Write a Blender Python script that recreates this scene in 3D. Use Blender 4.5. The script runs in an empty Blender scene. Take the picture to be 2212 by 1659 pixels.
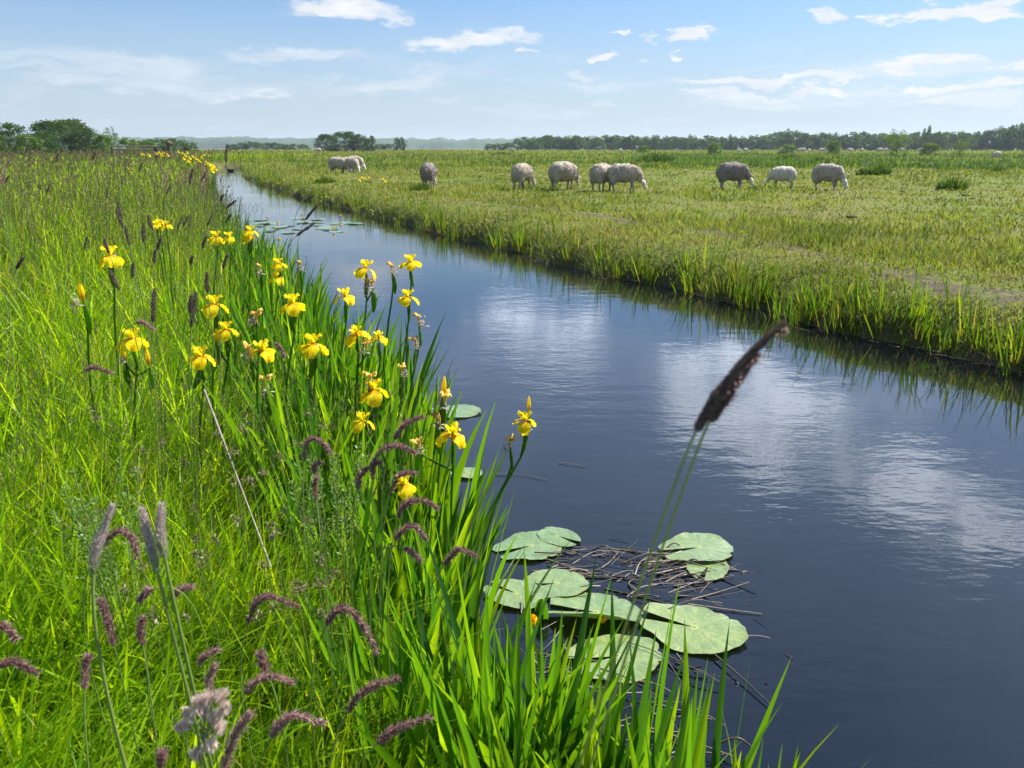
import bpy, bmesh, math, random
import numpy as np
from mathutils import Vector, Matrix

random.seed(11)
R = np.random.default_rng(11)
rad = math.radians
SC = bpy.context.scene
COL = SC.collection
PI = math.pi

# ---------------------------------------------------------------- camera model
CAM_Z = 1.85
PITCH = rad(17.06)
FD = 1661.0            # focal length in the units of the 2212 x 1659 picture
CP, SP = math.cos(PITCH), math.sin(PITCH)


def ray(u, v):
    xc = (u - 1106) / FD
    yc = -(v - 829.5) / FD
    return Vector((xc, CP + yc * SP, -SP + yc * CP))


def at(u, v, t):
    return Vector((0, 0, CAM_Z)) + ray(u, v) * t


def onz(u, v, z):
    d = ray(u, v)
    return Vector((0, 0, CAM_Z)) + d * ((z - CAM_Z) / d.z)


# ---------------------------------------------------------------- noise
def _h(ix, iy, s):
    a = (ix.astype(np.int64) * 374761393 + iy.astype(np.int64) * 668265263 + s * 974634777) & 0x7fffffff
    a = ((a ^ (a >> 13)) * 1274126177) & 0x7fffffff
    a = a ^ (a >> 16)
    return (a & 0xffff) / 65535.0


def vnoise(x, y, s=0):
    x = np.asarray(x, float); y = np.asarray(y, float)
    ix = np.floor(x); iy = np.floor(y)
    fx = x - ix; fy = y - iy
    fx = fx * fx * (3 - 2 * fx); fy = fy * fy * (3 - 2 * fy)
    a = _h(ix, iy, s); b = _h(ix + 1, iy, s); c = _h(ix, iy + 1, s); d = _h(ix + 1, iy + 1, s)
    return (a * (1 - fx) + b * fx) * (1 - fy) + (c * (1 - fx) + d * fx) * fy


def fbm(x, y, s=0, o=3):
    t = 0; amp = .5; tot = 0
    for k in range(o):
        t = t + amp * vnoise(np.asarray(x) * 2 ** k, np.asarray(y) * 2 ** k, s + k)
        tot += amp; amp *= .5
    return t / tot


def sstep(a, b, x):
    t = np.clip((np.asarray(x, float) - a) / (b - a), 0, 1)
    return t * t * (3 - 2 * t)


# ---------------------------------------------------------------- the ditch and the land
_LY = [-40, -5, 0, .8, 1.4, 1.9, 2.4, 3.2, 4.0, 5.5, 10, 20, 33, 50, 74, 90]
_LX = [18, 3.0, .80, .38, .14, -.03, -.14, -.24, -.55, -1.25, -3.15, -7.2, -12.6, -18.9, -27.6, -33]
_RY = [-40, -5, 0, 6.3, 12.9, 20, 31.3, 50, 74, 90]
_RX = [31, 10.5, 7.7, 4.45, .78, -2.9, -8.5, -16.7, -25.2, -30.5]


def xL(y):
    y = np.asarray(y, float)
    return np.interp(y, _LY, _LX) + .05 * np.sin(y * 2.1) * (y > 3)


def xR(y):
    y = np.asarray(y, float)
    return np.interp(y, _RY, _RX) + .10 * np.sin(y * 1.3 + 1) + .06 * np.sin(y * 3.7)


def dl_dr(x, y):
    return (xL(y) - x) * .91, (x - xR(y)) * .9


def gz(x, y):
    x = np.asarray(x, float); y = np.asarray(y, float)
    dl, dr = dl_dr(x, y)
    hum = (fbm(x * .9, y * .9, 5, 3) - .5)
    zl = .42 * (1 - np.exp(-np.maximum(dl, 0) / .4)) + hum * .10 * sstep(.2, 1.5, dl)
    zr = .5 * (1 - np.exp(-np.maximum(dr, 0) / .33)) + hum * .13 * sstep(.15, 1.2, dr)
    ins = np.minimum(-dl, -dr)
    zb = -.6 * sstep(0, .7, ins)
    z = np.where(dl > 0, zl, np.where(dr > 0, zr, zb))
    c = sstep(74, 77, y)
    z = z * (1 - c) + (.48 + hum * .1) * c
    return z


# ---------------------------------------------------------------- object helpers
def new_mesh(name, V, F, attrs=None, smooth=True):
    me = bpy.data.meshes.new(name)
    V = np.asarray(V, np.float32).reshape(-1, 3)
    me.vertices.add(len(V)); me.vertices.foreach_set('co', V.ravel())
    if isinstance(F, np.ndarray):
        k = F.shape[1]
        me.loops.add(F.size); me.loops.foreach_set('vertex_index', F.astype(np.int32).ravel())
        me.polygons.add(len(F)); me.polygons.foreach_set('loop_start', np.arange(len(F), dtype=np.int32) * k)
        if smooth:
            me.polygons.foreach_set('use_smooth', np.ones(len(F), bool))
        me.update(calc_edges=True)
    else:
        me.clear_geometry()
        me.from_pydata(V.tolist(), [], F)
        if smooth:
            me.polygons.foreach_set('use_smooth', np.ones(len(me.polygons), bool))
        me.update()
    for k, a in (attrs or {}).items():
        at_ = me.attributes.new(k, 'FLOAT', 'POINT')
        at_.data.foreach_set('value', np.asarray(a, np.float32).ravel())
    return me


def link(name, me, mat=None, parent=None, loc=(0, 0, 0)):
    o = bpy.data.objects.new(name, me)
    COL.objects.link(o)
    if mat is not None and me is not None and len(me.materials) == 0:
        me.materials.append(mat)
    o.location = loc
    if parent:
        o.parent = parent
    return o


def empty(name, loc=(0, 0, 0), rz=0):
    o = link(name, None, loc=loc)
    o.rotation_euler = (0, 0, rz); o.empty_display_size = .1
    return o


def tag(o, label=None, cat=None, group=None, kind=None):
    if label: o['label'] = label
    if cat: o['category'] = cat
    if group: o['group'] = group
    if kind or cat: o['kind'] = kind or 'thing'
    return o


def copy_tree(o, parent=None):
    c = o.copy(); COL.objects.link(c); c.parent = parent
    for ch in list(o.children):
        copy_tree(ch, c)
    return c


class MB:
    """collects pieces with a per-vertex tint; every face a quad"""
    def __init__(s):
        s.V = []; s.F = []; s.T = []; s.S = []; s.n = 0

    def add(s, V, F, tint=0.5, al=None):
        V = np.asarray(V, float).reshape(-1, 3); F = np.asarray(F, int)
        s.V.append(V); s.F.append(F + s.n)
        s.T.append(np.broadcast_to(np.asarray(tint, float), (len(V),)).copy())
        s.S.append(np.zeros(len(V)) if al is None else np.asarray(al, float).ravel())
        s.n += len(V)

    def mesh(s, name, smooth=True):
        return new_mesh(name, np.concatenate(s.V), np.concatenate(s.F),
                        {'tint': np.concatenate(s.T), 'along': np.concatenate(s.S)}, smooth)

    def build(s, name, mat, parent=None, loc=(0, 0, 0), smooth=True):
        return link(name, s.mesh(name, smooth), mat, parent, loc)


def grid_faces(a, b, closed=False):
    i, j = np.meshgrid(np.arange(a - 1), np.arange(b if closed else b - 1), indexing='ij')
    j2 = (j + 1) % b
    return np.stack([i * b + j, i * b + j2, (i + 1) * b + j2, (i + 1) * b + j], -1).reshape(-1, 4)


def tube(curve, radii, sides=6):
    C = np.asarray(curve, float); n = len(C)
    r = np.broadcast_to(np.asarray(radii, float), (n,))
    T = np.gradient(C, axis=0); T /= np.linalg.norm(T, axis=1, keepdims=True) + 1e-12
    ref = np.where(np.abs(T[:, 2:3]) > .9, np.array([[1., 0, 0]]), np.array([[0, 0, 1.]]))
    A = np.cross(T, ref); A /= np.linalg.norm(A, axis=1, keepdims=True) + 1e-12
    for k in range(1, n):
        if np.dot(A[k], A[k - 1]) < 0:
            A[k] = -A[k]
    B = np.cross(T, A)
    th = np.arange(sides) / sides * 2 * PI
    V = C[:, None, :] + r[:, None, None] * (np.cos(th)[None, :, None] * A[:, None, :] + np.sin(th)[None, :, None] * B[:, None, :])
    return V.reshape(-1, 3), grid_faces(n, sides, True)


def spline(pts, n=24):
    P = np.asarray([tuple(p) for p in pts], float)
    if len(P) == 2:
        return P[0] + (P[1] - P[0]) * np.linspace(0, 1, n)[:, None]
    Q = np.vstack([2 * P[0] - P[1], P, 2 * P[-1] - P[-2]])
    out = []
    t = np.linspace(0, len(P) - 1 - 1e-9, n)
    for x in t:
        i = int(x); f = x - i
        p0, p1, p2, p3 = Q[i:i + 4]
        out.append(.5 * ((2 * p1) + (-p0 + p2) * f + (2 * p0 - 5 * p1 + 4 * p2 - p3) * f * f + (-p0 + 3 * p1 - 3 * p2 + p3) * f ** 3))
    return np.array(out)


def blades(base, h, w, az, ph0, ph1, K=5, twist=0., power=1.3, fold=0., taper=2.2, root=.55):
    """ribbon leaves: (verts, quads, along).  ph0/ph1 = lean from the vertical at the root / added towards the tip"""
    base = np.asarray(base, float); N = len(base)
    f = lambda a: np.broadcast_to(np.asarray(a, float), (N,))
    h, w, az, ph0, ph1, twist = map(f, (h, w, az, ph0, ph1, twist))
    d = np.stack([np.cos(az), np.sin(az), np.zeros(N)], -1)
    sd = np.stack([-np.sin(az + twist), np.cos(az + twist), np.zeros(N)], -1)
    cols = 3 if fold else 2
    V = np.zeros((N, K + 1, cols, 3)); AL = np.zeros((N, K + 1, cols))
    p = base.copy()
    for k in range(K + 1):
        s = k / K
        prof = (1 - s ** taper) * (root + (1 - root) * min(1, s / .35)) + .03
        hw = (w * .5 * prof)[:, None]
        V[:, k, 0] = p - sd * hw
        V[:, k, -1] = p + sd * hw
        if fold:
            V[:, k, 1] = p + d * hw * fold
        AL[:, k] = s
        if k < K:
            sm = (k + .5) / K
            ph = ph0 + ph1 * sm ** power
            p = p + (h / K)[:, None] * (np.sin(ph)[:, None] * d + np.cos(ph)[:, None] * np.array([0, 0, 1.]))
    per = grid_faces(K + 1, cols)
    F = (np.arange(N)[:, None, None] * (K + 1) * cols + per[None]).reshape(-1, 4)
    return V.reshape(-1, 3), F, AL.reshape(-1), (K + 1) * cols


def diamonds(P, D, ln, wd):
    """small leaf-shaped quads at P along D"""
    P = np.asarray(P, float); D = np.asarray(D, float); N = len(P)
    D = D / (np.linalg.norm(D, axis=1, keepdims=True) + 1e-9)
    q = R.normal(size=(N, 3)); S = np.cross(D, q); S /= np.linalg.norm(S, axis=1, keepdims=True) + 1e-9
    ln = np.broadcast_to(ln, (N,))[:, None]; wd = np.broadcast_to(wd, (N,))[:, None]
    V = np.stack([P, P + D * ln * .45 + S * wd * .5, P + D * ln, P + D * ln * .45 - S * wd * .5], 1)
    return V.reshape(-1, 3), np.arange(N * 4).reshape(-1, 4)


def spikelets(mb, curve, radf, n, ln, wd, tilt=.5, tint=(0, 1)):
    C = np.asarray(curve, float); M = len(C)
    T = np.gradient(C, axis=0); T /= np.linalg.norm(T, axis=1, keepdims=True) + 1e-12
    s = R.uniform(0, 1, n); i = s * (M - 1); i0 = np.minimum(i.astype(int), M - 2); f = (i - i0)[:, None]
    P = C[i0] * (1 - f) + C[i0 + 1] * f; TT = T[i0]
    q = R.normal(size=(n, 3)); Q = q - TT * (q * TT).sum(1, keepdims=True); Q /= np.linalg.norm(Q, axis=1, keepdims=True) + 1e-9
    r = radf(s)[:, None]
    til = tilt * R.uniform(.6, 1.3, n)[:, None]
    D = TT * np.cos(til) + Q * np.sin(til)
    V, F = diamonds(P + Q * r * R.uniform(.35, .9, n)[:, None], D, ln * R.uniform(.7, 1.3, n), wd * R.uniform(.7, 1.3, n))
    mb.add(V, F, np.repeat(R.uniform(tint[0], tint[1], n), 4), np.repeat(s, 4))


# ---------------------------------------------------------------- materials
class NT:
    def __init__(s, mat):
        s.t = mat.node_tree; s.n = s.t.nodes; s.l = s.t.links

    def __call__(s, typ, ins=None, **props):
        n = s.n.new(typ)
        for k, v in props.items():
            setattr(n, k, v)
        for k, v in (ins or {}).items():
            if isinstance(v, tuple) and len(v) == 2 and hasattr(v[0], 'outputs'):
                s.l.new(v[0].outputs[v[1]], n.inputs[k])
            elif hasattr(v, 'outputs'):
                s.l.new(v.outputs[0], n.inputs[k])
            else:
                n.inputs[k].default_value = v
        return n

    def math(s, op, a, b=None, c=None, clamp=False):
        i = {0: a}
        if b is not None: i[1] = b
        if c is not None: i[2] = c
        n = s('ShaderNodeMath', i, operation=op); n.use_clamp = clamp
        return n

    def ramp(s, fac, stops, interp='LINEAR'):
        n = s('ShaderNodeValToRGB', {0: fac}); cr = n.color_ramp; cr.interpolation = interp
        while len(cr.elements) < len(stops):
            cr.elements.new(.5)
        for e, (p, c) in zip(cr.elements, stops):
            e.position = p; e.color = (*c, 1) if len(c) == 3 else c
        return n

    def mix(s, fac, a, b, blend='MIX'):
        n = s('ShaderNodeMix', data_type='RGBA', blend_type=blend)
        for k, v in ((0, fac), (6, a), (7, b)):
            if hasattr(v, 'outputs'):
                s.l.new(v.outputs[2] if v.bl_idname == 'ShaderNodeMix' else v.outputs[0], n.inputs[k])
            elif isinstance(v, tuple) and len(v) == 2 and hasattr(v[0], 'outputs'):
                s.l.new(v[0].outputs[v[1]], n.inputs[k])
            else:
                n.inputs[k].default_value = (*v, 1) if isinstance(v, tuple) and len(v) == 3 else v
        return n


def mat_new(name):
    m = bpy.data.materials.new(name); m.use_nodes = True
    m.node_tree.nodes.clear()
    t = NT(m)
    return m, t, t('ShaderNodeOutputMaterial')


def attr(t, name):
    return (t('ShaderNodeAttribute', attribute_name=name), 'Fac')


def noise_tex(t, scale, detail=3, rough=.5, coord='Object', vec=None, stretch=None):
    c = vec if vec is not None else (t('ShaderNodeTexCoord'), coord)
    if stretch:
        c = t('ShaderNodeMapping', {0: c, 3: stretch})
    return (t('ShaderNodeTexNoise', {'Vector': c, 'Scale': scale, 'Detail': detail, 'Roughness': rough}), 'Fac')


def col_out(m):
    return (m, 2) if m.bl_idname == 'ShaderNodeMix' else (m, 0)


def leaf_mat(name, stops, trans=.45, tcol=(1.68, 1.42, .45), rough=.45, spec=.35, patch=None, tipc=None, pscale=.8, rootc=None):
    """blade / leaf: diffuse front, translucent back, waxy gloss; colour differs from leaf to leaf"""
    m, t, out = mat_new(name)
    c = t.ramp(attr(t, 'tint'), stops)
    if patch:
        n = noise_tex(t, pscale, 3, .6, vec=(t('ShaderNodeNewGeometry'), 'Position'))
        c = t.mix(t('ShaderNodeMapRange', {0: n, 1: .42, 2: .66}), c, t.mix(1., c, patch, 'MULTIPLY'))
    if tipc:
        c = t.mix(t('ShaderNodeMapRange', {0: attr(t, 'along'), 1: tipc[1], 2: tipc[2]}), c, tipc[0])
    if rootc:
        c = t.mix(t('ShaderNodeMapRange', {0: attr(t, 'along'), 1: rootc[1], 2: rootc[2], 3: 1, 4: 0}), c, rootc[0])
    p = t('ShaderNodeBsdfPrincipled', {'Base Color': col_out(c), 'Roughness': rough, 'Specular IOR Level': spec})
    tc = t.mix(1., c, tcol, 'MULTIPLY')
    tr = t('ShaderNodeBsdfTranslucent', {0: col_out(tc)})
    mx = t('ShaderNodeMixShader', {0: trans, 1: p, 2: tr})
    t.l.new(mx.outputs[0], out.inputs[0])
    return m


def simple_mat(name, c1, c2, scale=8, rough=.8, bump=0., spec=.3, detail=4, coord='Object'):
    m, t, out = mat_new(name)
    n = noise_tex(t, scale, detail, .6, coord)
    c = t.ramp(n, [(.3, c1), (.7, c2)])
    p = t('ShaderNodeBsdfPrincipled', {'Base Color': c, 'Roughness': rough, 'Specular IOR Level': spec})
    if bump:
        t.l.new(t('ShaderNodeBump', {'Strength': bump, 'Distance': .02, 'Height': n}).outputs[0], p.inputs['Normal'])
    t.l.new(p.outputs[0], out.inputs[0])
    return m


M = {}
G_ = [(0, (.05, .13, .006)), (.35, (.13, .26, .007)), (.7, (.23, .37, .009)), (.93, (.32, .44, .014)), (1, (.40, .35, .12))]
M['bank'] = leaf_mat('bank_grass', G_, trans=.6, patch=(.8, .85, .75), rough=.45, spec=.22)
M['broad'] = leaf_mat('broad_grass', [(0, (.10, .24, .006)), (.5, (.20, .38, .007)), (1, (.30, .46, .012))], trans=.62, rough=.4, spec=.25)
M['panicle'] = leaf_mat('panicle', [(0, (.07, .10, .02)), (.5, (.15, .14, .055)), (1, (.26, .20, .13))], trans=.3, tcol=(1, 1, .8))
M['iris_leaf'] = leaf_mat('iris_leaf', [(0, (.025, .10, .018)), (.4, (.07, .20, .010)), (.8, (.14, .30, .009)), (.97, (.22, .37, .012)), (1, (.5, .3, .01))],
                          trans=.58, rough=.35, spec=.3, tipc=((.12, .07, .02), .985, 1.0))
M['reed'] = leaf_mat('reed_leaf', [(0, (.035, .10, .010)), (.5, (.09, .19, .012)), (.95, (.18, .27, .016)), (1, (.27, .21, .07))],
                     trans=.5, rough=.4, spec=.35, rootc=((.14, .10, .03), .0, .22))
M['meadow'] = leaf_mat('meadow_grass', [(0, (.080, .125, .016)), (.45, (.20, .235, .034)), (.8, (.285, .290, .055)), (.9, (.18, .17, .045)), (1, (.21, .17, .07))], tcol=(1.2, 1.25, .6), trans=.42, patch=(.56, .66, .55), pscale=.6, spec=.15, rough=.6)
M['rush'] = leaf_mat('rush', [(0, (.035, .095, .02)), (.6, (.085, .17, .03)), (1, (.16, .22, .06))], trans=.4, spec=.1, rough=.6)
M['purple'] = leaf_mat('purple_panicle', [(0, (.12, .062, .062)), (.5, (.27, .15, .15)), (.9, (.48, .31, .30)), (1, (.64, .50, .42))], trans=.5, tcol=(1, .9, .85), rough=.7, spec=.2)
M['greyspike'] = leaf_mat('grey_spike', [(0, (.42, .36, .33)), (.6, (.62, .54, .50)), (1, (.74, .67, .6))], trans=.5, tcol=(1, .95, .9), rough=.7, spec=.2,
                          rootc=((.36, .45, .22), .05, .45))
M['darkspike'] = leaf_mat('dark_spike', [(0, (.07, .055, .048)), (.6, (.15, .115, .098)), (1, (.28, .21, .18))], trans=.35, tcol=(1, .9, .8), rough=.8, spec=.2)
M['paleheads'] = leaf_mat('pale_spikelets', [(0, (.55, .43, .37)), (.5, (.72, .60, .54)), (1, (.80, .70, .58))], trans=.5, tcol=(1, .95, .9), rough=.7)
M['stem'] = leaf_mat('grass_stem', [(0, (.12, .20, .04)), (1, (.24, .32, .09))], trans=.25)
M['petal'] = leaf_mat('iris_petal', [(0, (.90, .66, .003)), (.6, (.93, .74, .004)), (1, (.95, .80, .02))], trans=.52, tcol=(1, 1, 1), rough=.6, spec=.15, rootc=((.60, .33, .01), .22, .48))
M['wilt'] = leaf_mat('wilted_petal', [(0, (.30, .17, .07)), (.4, (.62, .36, .05)), (1, (.78, .55, .12))], trans=.3, tcol=(1, 1, .9), rough=.7)
M['papery'] = leaf_mat('papery', [(0, (.32, .25, .2)), (1, (.6, .5, .42))], trans=.3, tcol=(1, 1, 1), rough=.8)
M['herb'] = leaf_mat('herb', [(0, (.08, .17, .03)), (1, (.17, .28, .07))], trans=.4)
M['straw'] = simple_mat('dead_straw', (.14, .11, .09), (.34, .29, .25), 30, .6)
M['deadreed'] = simple_mat('dead_reed', (.045, .032, .024), (.21, .16, .12), 9, .45, .2, .5)
M['mud'] = simple_mat('mud', (.03, .022, .016), (.10, .075, .055), 20, .9, .5)
M['wood'] = simple_mat('old_wood', (.06, .045, .035), (.17, .13, .10), 12, .9, .4)
M['bark'] = simple_mat('bark', (.035, .03, .022), (.10, .08, .06), 6, .9, .4)
M['lilyflower'] = leaf_mat('lily_petal', [(0, (.85, .42, .0)), (1, (.9, .58, .0))], trans=.25, tcol=(1, 1, 1), rough=.35, spec=.5)

M['tree'] = leaf_mat('tree_leaves', [(0, (.022, .055, .012)), (.5, (.045, .095, .018)), (1, (.085, .15, .03))], trans=.3, spec=.08, rough=.7)
M['tree_far'] = leaf_mat('far_tree_leaves', [(0, (.025, .06, .012)), (.5, (.05, .105, .02)), (1, (.09, .16, .03))], trans=.3, spec=.08, rough=.7)
M['shrub'] = leaf_mat('shrub_leaves', [(0, (.045, .10, .02)), (.5, (.09, .17, .035)), (1, (.16, .23, .06))], trans=.35, spec=.1, rough=.7)


def lily_mat():
    m, t, out = mat_new('lily_pad')
    n = noise_tex(t, 5, 4, .6)
    n2 = noise_tex(t, 40, 2, .5)
    c = t.ramp(n, [(.3, (.085, .17, .055)), (.6, (.16, .25, .09)), (.8, (.25, .29, .11))])
    c = t.mix((t('ShaderNodeObjectInfo'), 'Random'), c, t.mix(1., c, (1.35, 1.12, .8), 'MULTIPLY'))
    c = t.mix(t('ShaderNodeMapRange', {0: n2, 1: .60, 2: .67}), c, (.13, .10, .04))
    c = t.mix(t('ShaderNodeMapRange', {0: t.math('ADD', attr(t, 'along'), t.math('MULTIPLY', t.math('SUBTRACT', n, .5), .5)), 1: .95, 2: 1.06, 3: 0, 4: .75}), c, (.20, .15, .05))
    c = t.mix(t('ShaderNodeMapRange', {0: attr(t, 'tint'), 1: .28, 2: .02, 3: 0, 4: .55}), c, (.30, .36, .17))
    # a paler edge and a yellow heart where the veins meet
    c = t.mix(t('ShaderNodeMapRange', {0: attr(t, 'along'), 1: .12, 2: .05}), c, (.30, .34, .08))
    p = t('ShaderNodeBsdfPrincipled', {'Base Color': col_out(c), 'Roughness': .34, 'Specular IOR Level': 1.0, 'Coat Weight': .8, 'Coat Roughness': .16})
    t.l.new(t('ShaderNodeBump', {'Strength': .25, 'Distance': .01, 'Height': noise_tex(t, 14, 3)}).outputs[0], p.inputs['Normal'])
    tr = t('ShaderNodeBsdfTranslucent', {0: (.12, .25, .03, 1)})
    mx = t('ShaderNodeMixShader', {0: .12, 1: p, 2: tr})
    t.l.new(mx.outputs[0], out.inputs[0])
    return m


M['lily'] = lily_mat()


def wool_mat(name, a, b):
    m, t, out = mat_new(name)
    n = noise_tex(t, 16, 5, .65)
    n2 = noise_tex(t, 3, 2, .5)
    c = t.ramp(n, [(.3, a), (.7, b)])
    c = t.mix(t('ShaderNodeMapRange', {0: n2, 1: .45, 2: .7, 3: 0, 4: .5}), c, tuple(x * .7 for x in a))
    p = t('ShaderNodeBsdfPrincipled', {'Base Color': col_out(c), 'Roughness': .95, 'Specular IOR Level': .1, 'Sheen Weight': .25})
    t.l.new(t('ShaderNodeBump', {'Strength': .8, 'Distance': .03, 'Height': n}).outputs[0], p.inputs['Normal'])
    t.l.new(p.outputs[0], out.inputs[0])
    return m


M['wool'] = wool_mat('wool', (.32, .27, .21), (.57, .49, .39))
M['wool_dark'] = wool_mat('dark_wool', (.17, .145, .125), (.36, .31, .27))
M['wool_pale'] = wool_mat('pale_wool', (.48, .43, .35), (.72, .66, .57))
M['sheepskin'] = simple_mat('sheep_skin', (.22, .18, .15), (.42, .37, .32), 5, .9)
M['face'] = simple_mat('sheep_face', (.5, .46, .42), (.68, .64, .6), 9, .8)
M['hoof'] = simple_mat('dark_leg', (.05, .04, .035), (.12, .10, .09), 9, .8)
M['duck'] = simple_mat('duck_feathers', (.05, .04, .03), (.16, .12, .09), 20, .8)


def ground_mat():
    m, t, out = mat_new('ground')
    pos = (t('ShaderNodeNewGeometry'), 'Position')
    n1 = noise_tex(t, .22, 4, .6, vec=pos)
    n2 = noise_tex(t, 3.0, 6, .7, vec=pos)
    n3 = noise_tex(t, 22, 4, .7, vec=pos)
    soil = t.ramp(n3, [(.3, (.035, .026, .018)), (.7, (.11, .085, .06))])
    green = t.ramp(n3, [(.3, (.03, .05, .008)), (.5, (.09, .12, .016)), (.7, (.17, .18, .03))])
    olive = t.ramp(n3, [(.3, (.045, .05, .012)), (.7, (.18, .165, .035))])
    g = t.mix(t('ShaderNodeMapRange', {0: n1, 1: .4, 2: .6}), green, olive)
    cov = attr(t, 'cover')
    k = t.math('ADD', cov, t.math('MULTIPLY', t.math('SUBTRACT', n2, .5), 1.6))
    c = t.mix(t('ShaderNodeMapRange', {0: k, 1: .3, 2: .6}), soil, g)
    p = t('ShaderNodeBsdfPrincipled', {'Base Color': col_out(c), 'Roughness': .9, 'Specular IOR Level': .2})
    t.l.new(t('ShaderNodeBump', {'Strength': .7, 'Distance': .05, 'Height': n3}).outputs[0], p.inputs['Normal'])
    t.l.new(p.outputs[0], out.inputs[0])
    return m


def water_mat():
    m, t, out = mat_new('water')
    pos = (t('ShaderNodeNewGeometry'), 'Position')
    a = noise_tex(t, 2.2, 3, .55, vec=pos, stretch=(1, 2.0, 1))
    b = noise_tex(t, 9.0, 3, .55, vec=pos, stretch=(1, 2.2, 1))
    gust = noise_tex(t, .25, 2, .5, vec=pos)
    h = t.math('ADD', t.math('MULTIPLY', a, 1.0), t.math('MULTIPLY', b, .28))
    st = t('ShaderNodeMapRange', {0: gust, 1: .35, 2: .65, 3: .015, 4: .10})
    bp = t('ShaderNodeBump', {'Strength': st, 'Distance': .055, 'Height': h})
    p = t('ShaderNodeBsdfPrincipled', {'Base Color': (.003, .004, .006, 1), 'Roughness': .012, 'IOR': 1.68, 'Normal': bp})
    t.l.new(p.outputs[0], out.inputs[0])
    return m


M['ground'] = ground_mat()
M['water'] = water_mat()

# ---------------------------------------------------------------- sun, sky, air
SUN_AZ, SUN_EL = rad(60), rad(50)      # azimuth to the right of the view direction
sun_dir = Vector((math.sin(SUN_AZ) * math.cos(SUN_EL), math.cos(SUN_AZ) * math.cos(SUN_EL), math.sin(SUN_EL)))
sl = bpy.data.lights.new('sun', 'SUN'); sl.energy = 5.0; sl.angle = rad(.53); sl.color = (1, .95, .86)
so = link('sun', sl); so.rotation_euler = (-sun_dir).to_track_quat('-Z', 'Y').to_euler()

W = bpy.data.worlds.new('World'); SC.world = W; W.use_nodes = True
W.node_tree.nodes.clear()
t = NT(W)
wo = t('ShaderNodeOutputWorld')
sky = t('ShaderNodeTexSky', sky_type='NISHITA')
sky.sun_disc = False; sky.sun_elevation = SUN_EL; sky.sun_rotation = SUN_AZ
sky.air_density = 1.0; sky.dust_density = .6; sky.ozone_density = 2.0
gen = (t('ShaderNodeTexCoord'), 'Generated')
sx = t('ShaderNodeSeparateXYZ', {0: gen})
az = t.math('ARCTAN2', (sx, 0), (sx, 1))
el = t.math('ARCSINE', (sx, 2))
ae = t('ShaderNodeCombineXYZ', {0: az, 1: el})
# ragged edges: the direction is warped before it is measured against each cloud
wn = t('ShaderNodeTexNoise', {'Vector': t('ShaderNodeMapping', {0: ae, 3: (1, 2.6, 1)}), 'Scale': 14, 'Detail': 6, 'Roughness': .62})
wv = t('ShaderNodeVectorMath', {0: t('ShaderNodeVectorMath', {0: (wn, 'Color'), 1: (.5, .5, .5)}, operation='SUBTRACT'), 1: (.15, .052, 0)}, operation='MULTIPLY')
aw = t('ShaderNodeVectorMath', {0: ae, 1: wv}, operation='ADD')


def azel(u, v, mirror=False):
    d = ray(u, v).normalized()
    z = -d.z if mirror else d.z
    return math.atan2(d.x, d.y), math.asin(z)


CL = [  # centre, half width, half height in picture units, density
    (735, 22, 150, 30, .80), (800, 40, 90, 14, .6), (640, 8, 60, 14, .5),
    (640, 112, 185, 20, .42), (1010, 88, 160, 20, .72), (1110, 72, 70, 16, .6), (870, 178, 130, 24, .42), (930, 162, 60, 12, .4),
    (320, 140, 170, 36, .34), (150, 165, 110, 24, .22), (500, 206, 34, 9, .5), (585, 203, 42, 10, .5), (255, 200, 60, 9, .35),
    (55, 200, 80, 28, .25), (1125, 118, 36, 9, .6), (1343, 66, 32, 9, .7), (1515, 72, 72, 17, .92), (1545, 66, 30, 12, .8),
    (1318, 117, 38, 11, .9), (1440, 114, 26, 8, .8), (1412, 76, 12, 7, .5), (1265, 157, 60, 8, .4),
    (1790, 38, 55, 20, .75), (1960, 36, 60, 12, .8), (2030, 25, 130, 20, .95), (2130, 20, 80, 20, .95), (1890, 32, 40, 8, .7),
    (1990, 136, 130, 15, .95), (1930, 142, 70, 8, .7), (2200, 138, 50, 13, .9),
    (1600, 175, 190, 13, .72), (1720, 168, 130, 11, .8), (1830, 166, 40, 7, .6), (2050, 186, 190, 14, .75), (1580, 208, 150, 14, .62),
    (1760, 192, 110, 9, .7), (2080, 212, 260, 15, .5), (1300, 217, 60, 7, .35), (1700, 222, 300, 16, .4), (960, 210, 60, 14, .3),
    (1080, 160, 40, 8, .25), (2250, 170, 120, 14, .6),
]
CLM = [  # clouds higher than the frame, seen in the water bar the last three: mirrored picture positions
    (1150, 705, 170, 60, .75), (1230, 755, 110, 40, .6), (1620, 880, 250, 110, .95), (1560, 800, 170, 60, .8), (1700, 980, 210, 80, .85),
    (1990, 1060, 240, 95, .95), (2150, 1130, 170, 80, .85), (2020, 1180, 150, 40, .35), (780, 640, 80, 30, .3), (1820, 760, 120, 30, .3), (950, 770, 420, 80, .2), (1400, 790, 500, 85, .2), (1850, 850, 420, 150, .16),  # last three: wide faint veils added to lighten the mid-water reflection
]
fac = None; facs = []
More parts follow.
